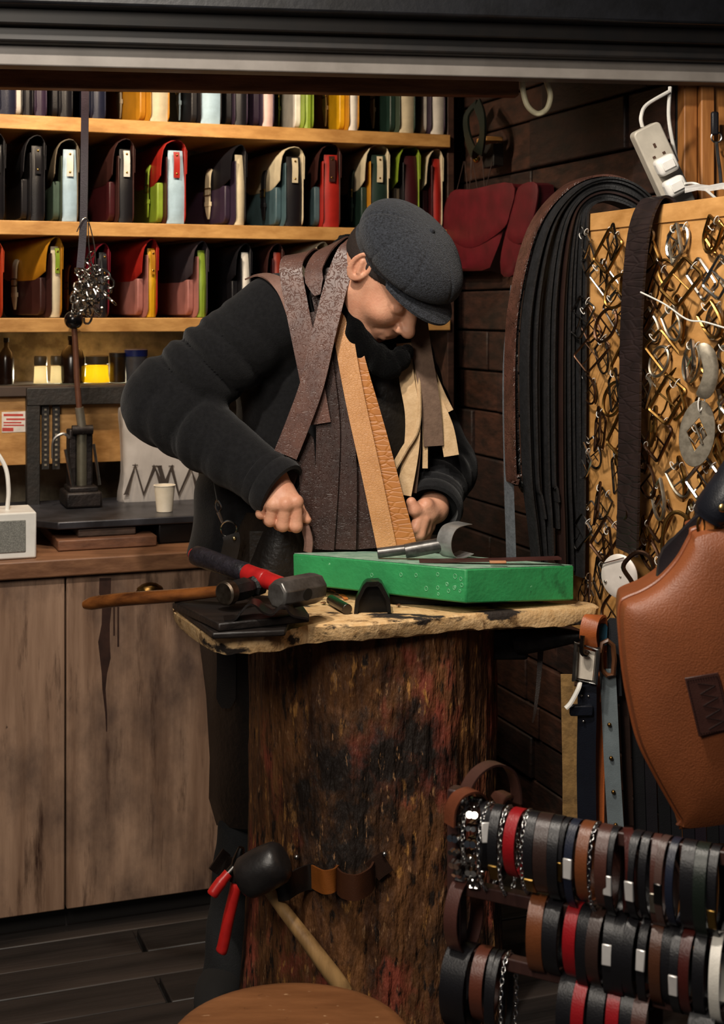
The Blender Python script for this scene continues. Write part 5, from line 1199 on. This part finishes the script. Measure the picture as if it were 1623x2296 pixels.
def cap(p, a, b, ra, rb, sq=None):
    a = npv(a); b = npv(b); ab = b-a; t = np.clip(((p-a) @ ab)/max(1e-9, ab @ ab), 0, 1)
    d = p-a-t[:, None]*ab
    if sq is not None: d = d*np.array(sq, np.float32)
    return np.sqrt((d*d).sum(1))-(ra+(rb-ra)*t), t
def ell(p, c, r, R=None):
    d = p-npv(c)
    if R is not None: d = d @ R
    q = d/np.array(r, np.float32); k = np.sqrt((q*q).sum(1)); return (k-1)*min(r)*1.0 if False else (k-1)*k/np.maximum(np.sqrt(((q/np.array(r, np.float32))**2).sum(1)), 1e-6)
def smin(a, b, k): h = np.clip(.5+.5*(b-a)/k, 0, 1); return b+(a-b)*h-k*h*(1-h)
def smax(a, b, k): return -smin(-a, -b, k)
def bbox(pts, pad): a = np.array([tuple(p) for p in pts]); return a.min(0)-pad, a.max(0)+pad
def mesh_np(name, vs, fs, m, parent, smooth=True):
    g = G(); M = Matrix.Identity(4); q = parent; off = np.array(tuple(q.location)) if q else np.zeros(3)
    me = bpy.data.meshes.new(name); me.from_pydata((vs-off).tolist(), [], fs.tolist()); me.materials.append(m)
    me.polygons.foreach_set('use_smooth', [True]*len(me.polygons)); me.update()
    o = bpy.data.objects.new(name, me); COL.objects.link(o)
    if parent: o.parent = parent
    return o
MAN = P(640, 700, 3.1); MAN.z = 0
man = thing('person', 'man in black fleece, leather apron and grey flat cap bending over the plank', 'person', MAN)
SKIN = mat('skin', '#d6a083', '#c88e72', rough=.48, scale=30, bump=.15, bscale=250, sss=.12, spec=.4)
FLEECE = mat('black fleece', '#18181a', '#101012', rough=.95, scale=120, bump=.35, bscale=420, sheen=.10, spec=.2)
# ---- skeleton points
shR = P(612, 712, 2.97); elR = P(366, 905, 2.98); wrR = P(606, 1082, 2.85)
shL = P(880, 800, 3.14); elL = P(988, 1050, 3.08); wrL = P(972, 1128, 2.96)
pel = P(655, 1265, 3.16); che = P(735, 850, 3.10); nck = P(780, 660, 3.03)
def folds(p, a, b, t, n, amp, ph, tw):
    ab = npv(b-a); ab /= np.linalg.norm(ab); ref = np.array([0, 1, 0], np.float32); e1 = np.cross(ab, ref); e1 /= np.linalg.norm(e1); e2 = np.cross(ab, e1)
    d = p-npv(a); an = np.arctan2(d @ e1, d @ e2)
    w_ = t*n*np.pi+ph+tw*np.sin(an+ph)+.5*np.sin(2*an+ph*2+t*5)
    return amp*(np.abs(np.sin(w_))**.7-.5)*(.55+.45*np.sin(3.1*t+an+ph))
def coat(p):
    d1, t1 = cap(p, shR, elR, .086, .083); d1 -= (folds(p, shR, elR, t1, 5.2, .017, .3, 1.3)+folds(p, shR, elR, t1, 9, .006, 1.7, 2.0))*np.clip(t1*2.2, 0, 1)
    d2, t2 = cap(p, elR, wrR, .081, .055); d2 -= (folds(p, elR, wrR, t2, 4.6, .014, 1.1, 1.1)+folds(p, elR, wrR, t2, 8, .006, .4, 1.6))*np.clip(1.35-t2*1.3, 0, 1); ax2 = npv((wrR-elR).normalized()); d2 = smax(d2, (p-npv(wrR)) @ ax2, .004)
    d3, t3 = cap(p, shL, elL, .082, .074); d3 -= folds(p, shL, elL, t3, 4, .012, .8, .8)
    d4, t4 = cap(p, elL, wrL, .070, .056); d4 -= folds(p, elL, wrL, t4, 4.0, .016, .2, .4); ax4 = npv((wrL-elL).normalized()); d4 = smax(d4, (p-npv(wrL)) @ ax4, .004)
    tor, tt = cap(p, pel, che, .150, .150, (.80, 1.12, 1)); 
    up, _ = cap(p, che, P(755, 720, 3.08), .145, .105, (.82, 1.1, 1))
    sh, _ = cap(p, P(640, 705, 3.0), shL, .082, .08); tail, _ = cap(p, P(575, 1120, 3.16), P(545, 1260, 3.16), .135, .125, (1, 1.05, 1))
    b = smin(smin(tor, up, .05), sh, .05); b = smin(b, tail, .05)
    b = b-.004*np.sin(p[:, 2]*38+4*np.sin(p[:, 0]*9))*np.clip(1.3-np.abs(p[:, 2]-1.0)*2, 0, 1)
    arm = smin(d1, d2, .022); d = smin(b, arm, .03); d = smin(d, smin(d3, d4, .02), .03)
    d = smax(d, -(p[:, 2]-.865), .004)            # hem
    wr = npv(wrR-elR); wr /= np.linalg.norm(wr); d = smax(d, (p-npv(wrR)) @ wr-.002, .006) if False else d
    return d
lo, hi = bbox([shR, elR, wrR, shL, elL, wrL, pel, che], .17); lo[2] = .84
vs, fs = surf(coat, lo, hi, .0052)
coat_o = mesh_np('coat', vs, fs, FLEECE, man)
# cuffs and seams
def cuff(w_, e, r0, L):
    d = (w_-e).normalized(); M = Matrix.Translation(w_+d*.005) @ d.to_track_quat('Z', 'Y').to_matrix().to_4x4()
    return G().lathe([(r0*.9, -.035), (r0*1.04, -.030), (r0*1.07, -.014), (r0*1.035, -.009), (r0*1.09, -.002), (r0*1.12, L*.5), (r0*1.06, L), (r0*.93, L+.002), (r0*.90, L-.01), (r0*.88, -.02)], 40, M, cap=False)
mk('cuff', cuff(wrR, elR, .057, .026), FLEECE, man); mk('cuff', cuff(wrL, elL, .057, .022), FLEECE, man)
# ---- head
C = P(870, 612, 2.89)
Fv = np.array((.50, -.30, -.82)); Fv /= np.linalg.norm(Fv); Sv = np.array((-.70, -.70, .06)); Sv -= Fv*(Sv @ Fv); Sv /= np.linalg.norm(Sv); Uv = np.cross(Sv, Fv)
HR = np.stack([Fv, Sv, Uv], 1).astype(np.float32)          # local (forward, ear side, up) -> world
def hl_(p): return (p-npv(C)) @ HR
def hw(f, s, u): return C+V(tuple(Fv*f+Sv*s+Uv*u))
def headf(p):
    q = hl_(p); sf = np.clip((.05-q[:, 2:3])/.07, 0, 1); q = q/(1+.10*sf*sf*(3-2*sf))
    d = ell(q, (-.012, 0, .028), (.094, .074, .092))
    d = smin(d, ell(q, (.030, 0, -.040), (.060, .060, .074)), .03)
    c_, _ = cap(q, (.062, -.012, -.098), (.062, .012, -.098), .024, .024); d = smin(d, c_, .025)
    for s in (-1, 1):
        j, _ = cap(q, (-.005, s*.052, -.055), (.050, s*.028, -.095), .018, .018); d = smin(d, j, .025)
        k = ell(q, (.058, s*.038, -.030), (.026, .024, .020)); d = smin(d, k, .025)
    br, _ = cap(q, (.076, -.034, .024), (.076, .034, .024), .013, .013); d = smin(d, br, .018)
    for s in (-1, 1):
        d = smax(d, -ell(q, (.096, s*.031, .002), (.016, .017, .011)), .014)
        d = smin(d, ell(q, (.074, s*.031, -.001), (.013, .015, .011)), .004)
    n_, _ = cap(q, (.084, 0, .012), (.107, 0, -.030), .009, .0125); d = smin(d, n_, .012)
    d = smin(d, ell(q, (.111, 0, -.032), (.0125, .0125, .0115)), .008)
    for s in (-1, 1):
        d = smin(d, ell(q, (.098, s*.0145, -.036), (.011, .0078, .0088)), .006); d = smax(d, -ell(q, (.103, s*.0075, -.0445), (.006, .0036, .005)), .003)
    mz = ell(q, (.074, 0, -.062), (.022, .030, .020)); d = smin(d, mz, .016)
    ul, _ = cap(q, (.093, -.016, -.0615), (.093, .016, -.0615), .0055, .0055); ll, _ = cap(q, (.091, -.015, -.0725), (.091, .015, -.0725), .006, .006)
    d = smin(d, ul, .008); d = smin(d, ll, .008)
    gr, _ = cap(q, (.100, -.023, -.067), (.100, .023, -.067), .0022, .0022); d = smax(d, -gr, .004)
    for s in (-1, 1):
        nl, _ = cap(q, (.094, s*.021, -.036), (.078, s*.036, -.064), .0022, .003); d = smax(d, -nl, .008)
    # ears
    for s in (-1, 1):
        a = q-np.array((-.016, s*.078, .010), np.float32); a = a.copy(); ff = a[:, 0]*.94+a[:, 2]*.2; uu = a[:, 2]*.96-a[:, 0]*.2; ss = a[:, 1]*s-ff*-.35
        rr = np.sqrt((ff/.019)**2+(uu/.032)**2); base = np.maximum((rr-1)*.018, np.abs(ss)-.006)
        bowl = np.sqrt((((ff-.001)/.0115)**2+((uu-.002)/.021)**2))-1
        base = smax(base, -np.maximum(bowl*.011, .001-ss), .003); d = smin(d, base, .006)
        hx, _ = cap(np.stack([ff, uu, ss], 1), (.004, -.012, .003), (-.003, .010, .002), .0042, .0035); d = smin(d, hx, .004)
    nk, _ = cap(p, hw(-.035, 0, -.035), nck, .055, .062); return smin(d, nk, .03)
lo, hi = bbox([hw(.14, 0, -.14), hw(.14, 0, .14), hw(-.12, .11, .0), hw(-.12, -.11, 0), nck], .04)
hv_, hf_ = surf(headf, lo, hi, .0026)
# ---- hands
def H(px, py, Y): return npv(P(px, py, Y))
def chain(p, pts, rs, d, k):
    for i in range(len(pts)-1):
        e, _ = cap(p, pts[i], pts[i+1], rs[i], rs[i+1]); d = e if d is None else smin(d, e, k)
    return d
yR = 2.83
def handR(p):
    w_ = H(604, 1074, yR+.025); f = [(664, 1126, yR-.022, 664, 1180, yR-.022, 652, 1178, yR+.012, 646, 1150, yR+.020, .0128), (641, 1132, yR-.030, 634, 1178, yR-.026, 626, 1176, yR+.010, 624, 1150, yR+.018, .0128), (613, 1133, yR-.026, 606, 1168, yR-.020, 602, 1166, yR+.012, 602, 1146, yR+.018, .0118), (589, 1127, yR-.014, 585, 1152, yR-.008, 586, 1150, yR+.016, 588, 1136, yR+.020, .0105)]
    d = None
    for a in f:
        k = H(*a[0:3]); e, _ = cap(p, w_+(k-w_)*.12, k, .021, a[9+3]*1.12); d = e if d is None else smin(d, e, .016)
    pl_, _ = cap(p, w_, H(628, 1110, yR+.004), .027, .027); d = smin(d, pl_, .02)
    fore, _ = cap(p, w_, npv(wrR+(elR-wrR)*.35), .028, .034); d = smin(d, fore, .025)
    for a in f:
        r = a[12]; e = chain(p, [H(*a[0:3]), H(*a[3:6]), H(*a[6:9]), H(*a[9:12])], [r, r*.98, r*.92, r*.8], None, .004)
        kn, _ = cap(p, H(*a[0:3])+np.array((0, -.003, .002), np.float32), H(*a[0:3])+np.array((0, -.003, .001), np.float32), r*1.02, r*1.02)
        d = smin(d, smin(e, kn, .004), .0035)
    th = chain(p, [H(640, 1100, yR+.01), H(668, 1140, yR+.012), H(680, 1158, yR+.004), H(690, 1166, yR)], [.018, .0125, .0105, .0075], None, .006); return smin(d, th, .006)
lo, hi = bbox([P(560, 1030, yR), P(700, 1200, yR), wrR+(elR-wrR)*.3], .085)
rv_, rf_ = surf(handR, lo, hi, .0021)
yL = 2.93
def handL(p):
    w_ = H(972, 1140, yL+.02)
    d, _ = cap(p, w_, H(950, 1150, yL), .028, .027); fo, _ = cap(p, w_, npv(wrL+(elL-wrL)*.4), .027, .032); d = smin(d, fo, .02)
    mo, _ = cap(p, H(955, 1134, yL-.02), H(962, 1150, yL-.012), .017, .018); d = smin(d, mo, .012)
    for a in [((960, 1158, yL-.012), (952, 1188, yL-.012), (938, 1210, yL-.004), (922, 1214, yL+.010), .0125), ((950, 1165, yL-.026), (940, 1198, yL-.030), (926, 1214, yL-.018), (912, 1212, yL), .0122), ((968, 1152, yL+.004), (962, 1180, yL+.004), (952, 1206, yL+.012), (938, 1214, yL+.024), .012), ((940, 1160, yL-.030), (930, 1186, yL-.036), (918, 1204, yL-.026), (908, 1206, yL-.012), .011)]:
        d = smin(d, chain(p, [H(*a[0]), H(*a[1]), H(*a[2]), H(*a[3])], [a[4]*1.1, a[4], a[4]*.92, a[4]*.8], None, .005), .004)
    th = chain(p, [H(948, 1148, yL-.022), H(930, 1144, yL-.036), H(922, 1126, yL-.038)], [.015, .0128, .0105], None, .006); return smin(d, th, .004)
lo, hi = bbox([P(905, 1115, yL), P(990, 1220, yL), wrL+(elL-wrL)*.35], .085)
lv_, lf_ = surf(handL, lo, hi, .0021)
# hidden trunk, arms and legs keep the body whole under the clothes
def trunk(p):
    d, _ = cap(p, pel, che, .12, .12); 
    for a, b, r0, r1 in ((che, nck, .11, .055), (che, shR, .09, .06), (che, shL, .09, .06), (shR, elR, .05, .042), (elR, wrR, .042, .03), (shL, elL, .05, .042), (elL, wrL, .042, .03), (nck, hw(-.03, 0, -.02), .055, .055)):
        e, _ = cap(p, a, b, r0, r1); d = smin(d, e, .03)
    hipR = P(600, 1330, 3.16); knR = P(560, 1750, 3.05); anR = P(505, 2165, 2.94); hipL = P(740, 1330, 3.20); knL = P(770, 1750, 3.20); anL = P(790, 2120, 3.22)
    for h_, k_, a_2 in ((hipR, knR, anR), (hipL, knL, anL)):
        for a, b, r0, r1 in ((pel, h_, .11, .075), (h_, k_, .07, .048), (k_, a_2, .046, .036)):
            e, _ = cap(p, a, b, r0, r1); d = smin(d, e, .03)
    return d
lo, hi = bbox([shR, elR, wrR, shL, elL, wrL, pel, P(512, 2180, 3.02), P(790, 2140, 3.22), hw(0, 0, 0)], .12)
tv_, tf_ = surf(trunk, lo, hi, .013)
AV = np.concatenate([hv_, rv_, lv_, tv_]); o1 = len(hv_); o2 = o1+len(rv_); o3_ = o2+len(lv_)
mesh_np('body', AV, np.concatenate([hf_, rf_+o1, lf_+o2, tf_+o3_]), SKIN, man)
LIP = mat('lip', '#9c5a4c', rough=.5)
# eyebrow and hair at the temple
g = G()
def hairf(p):
    q = hl_(p); sf = np.clip((.05-q[:, 2:3])/.07, 0, 1); q = q/(1+.10*sf*sf*(3-2*sf)); d = ell(q, (-.014, 0, .030), (.0985, .0780, .096)); d = smax(d, -(q[:, 2]+.002-.35*(q[:, 0]+.02)), .004); return smax(d, q[:, 0]-.058, .004)
lo, hi = bbox([hw(.1, .1, -.05), hw(-.13, -.1, .14), hw(-.13, .1, 0), hw(.1, -.1, .14)], .02)
v_, f_ = surf(hairf, lo, hi, .0045); mesh_np('hair', v_, f_, mat('short hair', '#2a1d17', '#1c130f', rough=.8, scale=200, bump=.5, bscale=500), man)
g = G()
for s in (-1, 1): g.tube(cr([hw(.088, s*.012, .018), hw(.089, s*.028, .024), hw(.078, s*.045, .020)], 4), [.003, .004, .004, .0042, .004, .0038, .003, .002, .001], 6)
mk('eyebrow', g, MATS['short hair'], man)
# ---- flat cap
CAPM = mat('charcoal wool', '#3a3e46', '#0e0f12', rough=.95, scale=260, bump=.8, bscale=420, sheen=.12, ramp=(.3, .72), spec=.2, detail=8)
def capf(p):
    q = hl_(p)-np.array((-.013, 0, .009), np.float32)
    d = ell(q, (.010, 0, .064), (.124, .110, .066))
    d = smin(d, ell(q, (.052, 0, .068), (.085, .098, .048)), .03)
    an = np.arctan2(q[:, 1], q[:, 0]-.01); rad = np.sqrt((q[:, 0]-.01)**2+q[:, 1]**2)
    d = d+.0022*np.exp(-((np.sin(an*4)/.10)**2))*np.clip(rad*14, 0, 1)+.003*np.sin(an*3+rad*40)*np.clip(rad*9-.3, 0, 1)
    pl_ = .022+.22*(q[:, 0]+.02)
    d = smax(d, (pl_-q[:, 2]), .014)
    band_ = smax(ell(q, (-.004, 0, .035), (.108, .086, .06)), np.abs(q[:, 2]-.020-.22*(q[:, 0]+.02))-.013, .004); d = smin(d, band_, .008)
    return d
lo, hi = bbox([hw(x, y, z) for x in (-.13, .16) for y in (-.12, .12) for z in (-.01, .16)], .02)
v_, f_ = surf(capf, lo, hi, .003); cp = mesh_np('flat_cap', v_, f_, CAPM, man); cp['label'] = 'dark grey wool flat cap'
rows = []
for j in range(9):
    t = j/8; r = []
    for k in range(25):
        a = math.radians(-72+144*k/24); rr0 = .098; f0 = .010+rr0*math.cos(a)*1.0; s0 = .086*math.sin(a)
        ext = .062*math.cos(a)**.8*t; f1 = f0+ext; u1 = .034+.10*(f0+.01)-.10*ext*(1+2*t)-.006-.10*(s0**2)*8*(.4+.6*t)
        r.append(hw(f1-.010, s0*(1+.10*t), u1+.017+.08*(f0-.05)))
    rows.append(r)
mk('cap_brim', G().grid(rows, .006, tuple(Uv)), CAPM, cp, sub=0)
mk('cap_button', G().ball(hw(-.001, 0, .139), .007, 10, 8), CAPM, cp)
# ---- black neck warmer
def scarff(p):
    d = None
    for a, b, r0, r1 in (((781, 628, 2.905), (795, 745, 2.888), .018, .023), ((772, 596, 2.955), (778, 690, 2.925), .030, .036), ((778, 690, 2.930), (802, 772, 2.915), .032, .034), ((806, 776, 2.905), (868, 822, 2.90), .034, .026), ((868, 820, 2.90), (896, 804, 2.905), .020, .019), ((892, 804, 2.905), (914, 788, 2.93), .015, .012), ((770, 600, 2.98), (800, 560, 3.06), .04, .05), ((800, 790, 2.97), (890, 800, 3.04), .045, .04), ((785, 650, 3.04), (835, 750, 3.03), .06, .06)):
        e, t = cap(p, P(*a), P(*b), r0, r1); e -= .004*np.sin(t*9+p[:, 0]*60); d = e if d is None else smin(d, e, .02)
    return d
lo, hi = bbox([P(740, 560, 2.85), P(940, 840, 3.1)], .04)
v_, f_ = surf(scarff, lo, hi, .0045); mesh_np('neck_warmer', v_, f_, mat('black wool', '#040405', '#080808', rough=1, scale=200, bump=.8, bscale=300, sheen=.04, spec=.05), man)
# ---- trousers and shoes
def trou(p):
    d = None
    for h_, k_, a_2 in ((P(600, 1300, 3.16), P(560, 1760, 3.05), P(505, 2200, 2.93)), (P(740, 1300, 3.22), P(770, 1750, 3.22), P(790, 2110, 3.24))):
        for a, b, r0, r1 in ((h_, k_, .090, .062), (k_, a_2, .060, .049)):
            e, t = cap(p, a, b, r0, r1); e -= .002*np.sin(t*18+3*np.sin(p[:, 0]*30)); d = e if d is None else smin(d, e, .02)
    return d
lo, hi = bbox([P(600, 1300, 3.16), P(505, 2200, 2.93), P(790, 2110, 3.24), P(740, 1300, 3.22)], .11); lo[2] = .03
v_, f_ = surf(trou, lo, hi, .009); mesh_np('trousers', v_, f_, mat('dark trousers', '#101214', '#0b0c0e', rough=.9, scale=80, bump=.3), man)
for x, Yq in ((505, 2.93), (790, 3.24)):
    a = P(x, 2190, Yq); mk('shoe', G().ball((a.x-.01, Yq-.06, .034), (.046, .125, .036), 16, 10).box((a.x-.01, Yq-.06, .013), (.085, .24, .022)), mat('matt boot', '#0e0d0c', rough=.9), man)
# ---- leather apron: bib and skirt
APR = mat('apron hide', '#1d1815', '#110e0c', rough=.42, scale=9, bump=.35, bscale=90, col3='#2f281c', ramp3=(.55, .75))
rows = []
for y, w0, w1, yd in ((800, 770, 915, 2.955), (860, 755, 930, 2.95), (950, 735, 935, 2.945), (1060, 700, 930, 2.945), (1150, 690, 930, 2.955)):
    rows.append([P(w0+(w1-w0)*k/8, y, yd+.03*((k-4)/4)**2) for k in range(9)])
ap = mk('apron', G().grid(rows, .004, (0, -1, 0)), APR, man)
rows = []
for y, x0, x1, yo in ((1150, 520, 930, .0), (1220, 492, 930, -.005), (1290, 470, 930, -.01), (1440, 447, 930, -.01), (1560, 462, 930, -.02), (1700, 470, 930, -.045), (1790, 468, 930, -.055), (1850, 485, 930, -.055), (1866, 540, 930, -.055)):
    r = []
    for k in range(19):
        t = k/18; x = x0+(x1-x0)*t; Yd = 2.945+yo+.13*(1-min(1, t/.3))**2+(.05*max(0, t-.5))
        r.append(P(x, y+10*math.sin(t*9)*(1 if y > 1800 else 0), Yd+.006*math.sin(t*16+y*.01)))
    rows.append(r)
mk('apron_skirt', G().grid(rows, .004, (0, 1, 0)), APR, man)
pk = mk('pocket_flap', G().grid([[P(x, y, 2.965) for x in (560, 620, 690)] for y in (1190, 1230, 1285)], .006, (0, -1, 0)), APR, man)
mk('tool_loop', G().ribbon(cr([P(507, 1440, 2.955), P(508, 1500, 2.955), P(507, 1555, 2.955), P(506, 1588, 2.955)], 4), (1, 0, 0), .040, .004, lambda q: 1 if q < .75 else max(.35, 1-(q-.75)*2.4)), leather('#1b1512'), man)
g = G(); g.tube(cr([P(478, 1075, 2.96), P(484, 1110, 2.955), P(489, 1135, 2.95)], 4), .0012, 6)
mk('cord', g, mat('grey cord', '#4a4845', rough=.6), man)
g = G(); g.tube(cr([P(487, 1122, 2.95), P(483, 1135, 2.945), P(490, 1148, 2.945), P(497, 1140, 2.95), P(493, 1128, 2.95)], 3, True), .0022, 6, True); g.tube([P(489, 1148, 2.945), P(499, 1172, 2.945)], [.004, .0032], 8)
mk('snap_clip', g, NICKEL, man)
mk('ring', G().tube([P(512, 1186, 2.945)+V((.0165*math.cos(a), 0, .0165*math.sin(a))) for a in [i*math.pi/10 for i in range(20)]], .0019, 6, True), NICKEL, man)
mk('fob', G().ribbon(cr([P(517, 1198, 2.945), P(520, 1215, 2.945), P(512, 1250, 2.95), P(500, 1290, 2.955)], 4), (1, 0, 0), .035, .005), leather('#1d1a19'), man)
mk('stud', G().ball(P(525, 1207, 2.94), .0045, 10, 8), metal('pale stud', '#c9b98e', .3), man)
# ================================================================== straps draped on his neck
FLO = mat('brown tooled hide', '#6b4c42', '#58403a', rough=.42, scale=24, bump=.35, bscale=75, btype='floral', spec=.5)
DRK = mat('dark tooled hide', '#3a251f', '#2b1b17', rough=.48, scale=24, bump=.35, bscale=75, btype='floral', spec=.4)
TANC = mat('tan croc hide', '#c9935f', '#b98350', rough=.5, scale=24, bump=.3, bscale=150, btype='voronoi', bst=(1, 1, 1.5))
TANC2 = mat('orange tan croc hide', '#b5763a', '#a86a32', rough=.45, scale=24, bump=.3, bscale=60, btype='voronoi', bst=(.6, .6, 1.6))
NAT = mat('natural flesh hide', '#c9ab84', '#b79870', rough=.85, scale=60, bump=.25)
GRB = mat('brown flesh hide', '#6d5646', '#5c4739', rough=.8, scale=60, bump=.25)
LS = []
def nstrap(pts, wpx, m, label, wd=(1, -.1, 0), th=.0035, wf=None):
    q = [P(x, y, Yq) for x, y, Yq in pts]; Ym = q[len(q)//2].y
    return tag(mk('neck_strap', G().ribbon(cr(q, 7), V(wd) if not callable(wd) else wd, wpx/F*Ym, th, wf), m), label, 'strap', 'leather straps round the neck')
def tw(a, b): a = V(a); b = V(b); return lambda t: a.lerp(b, min(1, t*2.2))
# behind the neck -> over the shoulder -> down the chest; dark ones lie deepest
nstrap(((700, 700, 2.88), (718, 800, 2.87), (735, 950, 2.865), (732, 1080, 2.86), (722, 1232, 2.855)), 54, DRK, 'wide dark tooled strap at the left of the group')
nstrap(((715, 620, 2.90), (740, 740, 2.885), (762, 900, 2.875), (774, 1060, 2.865), (772, 1232, 2.86)), 52, DRK, 'dark tooled strap in the middle of the brown group')
nstrap(((740, 600, 2.91), (755, 740, 2.895), (782, 900, 2.89), (805, 1060, 2.878), (822, 1230, 2.872)), 54, DRK, 'dark tooled strap beside the tan straps')
nstrap(((640, 1090, 2.87), (682, 980, 2.868), (690, 1100, 2.865), (694, 1180, 2.866)), 36, DRK, 'short dark strap end beside the right hand')
nstrap(((560, 622, 2.99), (590, 616, 2.95), (622, 632, 2.905), (645, 670, 2.885), (672, 760, 2.875), (690, 860, 2.87)), 30, mat('pinkish hide', '#8a6a5e', '#765a50', rough=.5, scale=30, bump=.3), 'thin pinkish strap lying over the shoulder', wd=tw((.2, 1, .2), (1, -.4, 0)))
nstrap(((720, 640, 3.06), (700, 582, 2.99), (672, 570, 2.93), (652, 598, 2.885), (664, 680, 2.868), (682, 770, 2.858), (700, 860, 2.856), (716, 950, 2.858)), 52, FLO, 'tooled brown strap looping out over the shoulder seam', wd=tw((.5, .6, .5), (1, -.1, 0)))
nstrap(((790, 600, 3.08), (768, 545, 3.0), (730, 560, 2.93), (705, 600, 2.895), (705, 630, 2.88), (712, 662, 2.872)), 42, FLO, 'short folded strap end pointing down at the collar', wd=tw((.5, .6, .6), (1, -.2, .3)), wf=lambda q: 1 if q < .8 else 1-(q-.8)*3.5)
nstrap(((820, 580, 3.08), (812, 525, 3.0), (793, 545, 2.895), (759, 622, 2.866), (728, 740, 2.848), (700, 860, 2.842), (668, 950, 2.845), (640, 1020, 2.85)), 54, FLO, 'tooled brown strap crossing from cap to the lower left', wd=tw((.6, .5, .6), (1, -.1, .2)))
nstrap(((760, 640, 2.90), (772, 760, 2.872), (797, 900, 2.862), (832, 1060, 2.852), (868, 1232, 2.847)), 44, TANC, 'tan scaly strap falling beside the dark straps')
nstrap(((766, 660, 2.90), (794, 800, 2.876), (840, 960, 2.868), (880, 1110, 2.858), (912, 1226, 2.850)), 46, TANC2, 'tan scaly strap nearest the left hand')
nstrap(((935, 700, 3.02), (945, 780, 2.955), (958, 860, 2.93), (968, 940, 2.925), (972, 1000, 2.925)), 44, GRB, 'brown flesh-side strap hanging under the cap brim', wd=(1, .1, 0))
nstrap(((905, 770, 2.97), (912, 850, 2.93), (925, 930, 2.915), (922, 1010, 2.91), (905, 1110, 2.90)), 34, NAT, 'natural leather strap curving to the left hand')
nstrap(((925, 780, 2.97), (935, 880, 2.925), (932, 960, 2.91), (905, 1010, 2.905), (882, 1050, 2.90)), 22, NAT, 'natural strap bowing across behind the tan straps', wd=(.7, -.7, .3))
nstrap(((920, 770, 2.98), (940, 860, 2.935), (952, 940, 2.93), (953, 1050, 2.93)), 12, NAT, 'narrow natural thong hanging straight down')
nstrap(((945, 790, 2.98), (968, 850, 2.95), (985, 890, 2.945), (1003, 925, 2.945)), 30, NAT, 'short cut natural strap end sticking out right', wd=(1, -.1, .35))
nstrap(((950, 830, 2.97), (975, 900, 2.945), (1000, 960, 2.935), (1012, 1022, 2.93)), 34, NAT, 'longer natural strap end over the left sleeve', wd=(1, -.1, .25))
nstrap(((914, 820, 2.975), (935, 900, 2.94), (938, 1000, 2.925), (928, 1105, 2.92)), 12, GRB, 'narrow brown strap edge beside the natural straps')
tag(mk('leather_strip', G().ribbon(cr([P(680, 1170, yR+.006), P(688, 1195, yR+.002), P(692, 1215, yR), P(690, 1238, yR+.002)], 5), V((.9, -.5, 0)), .019, .003), mat('pinkish hide', '#8a6a5e')), 'short brown leather strip gripped in the right hand', 'strip')
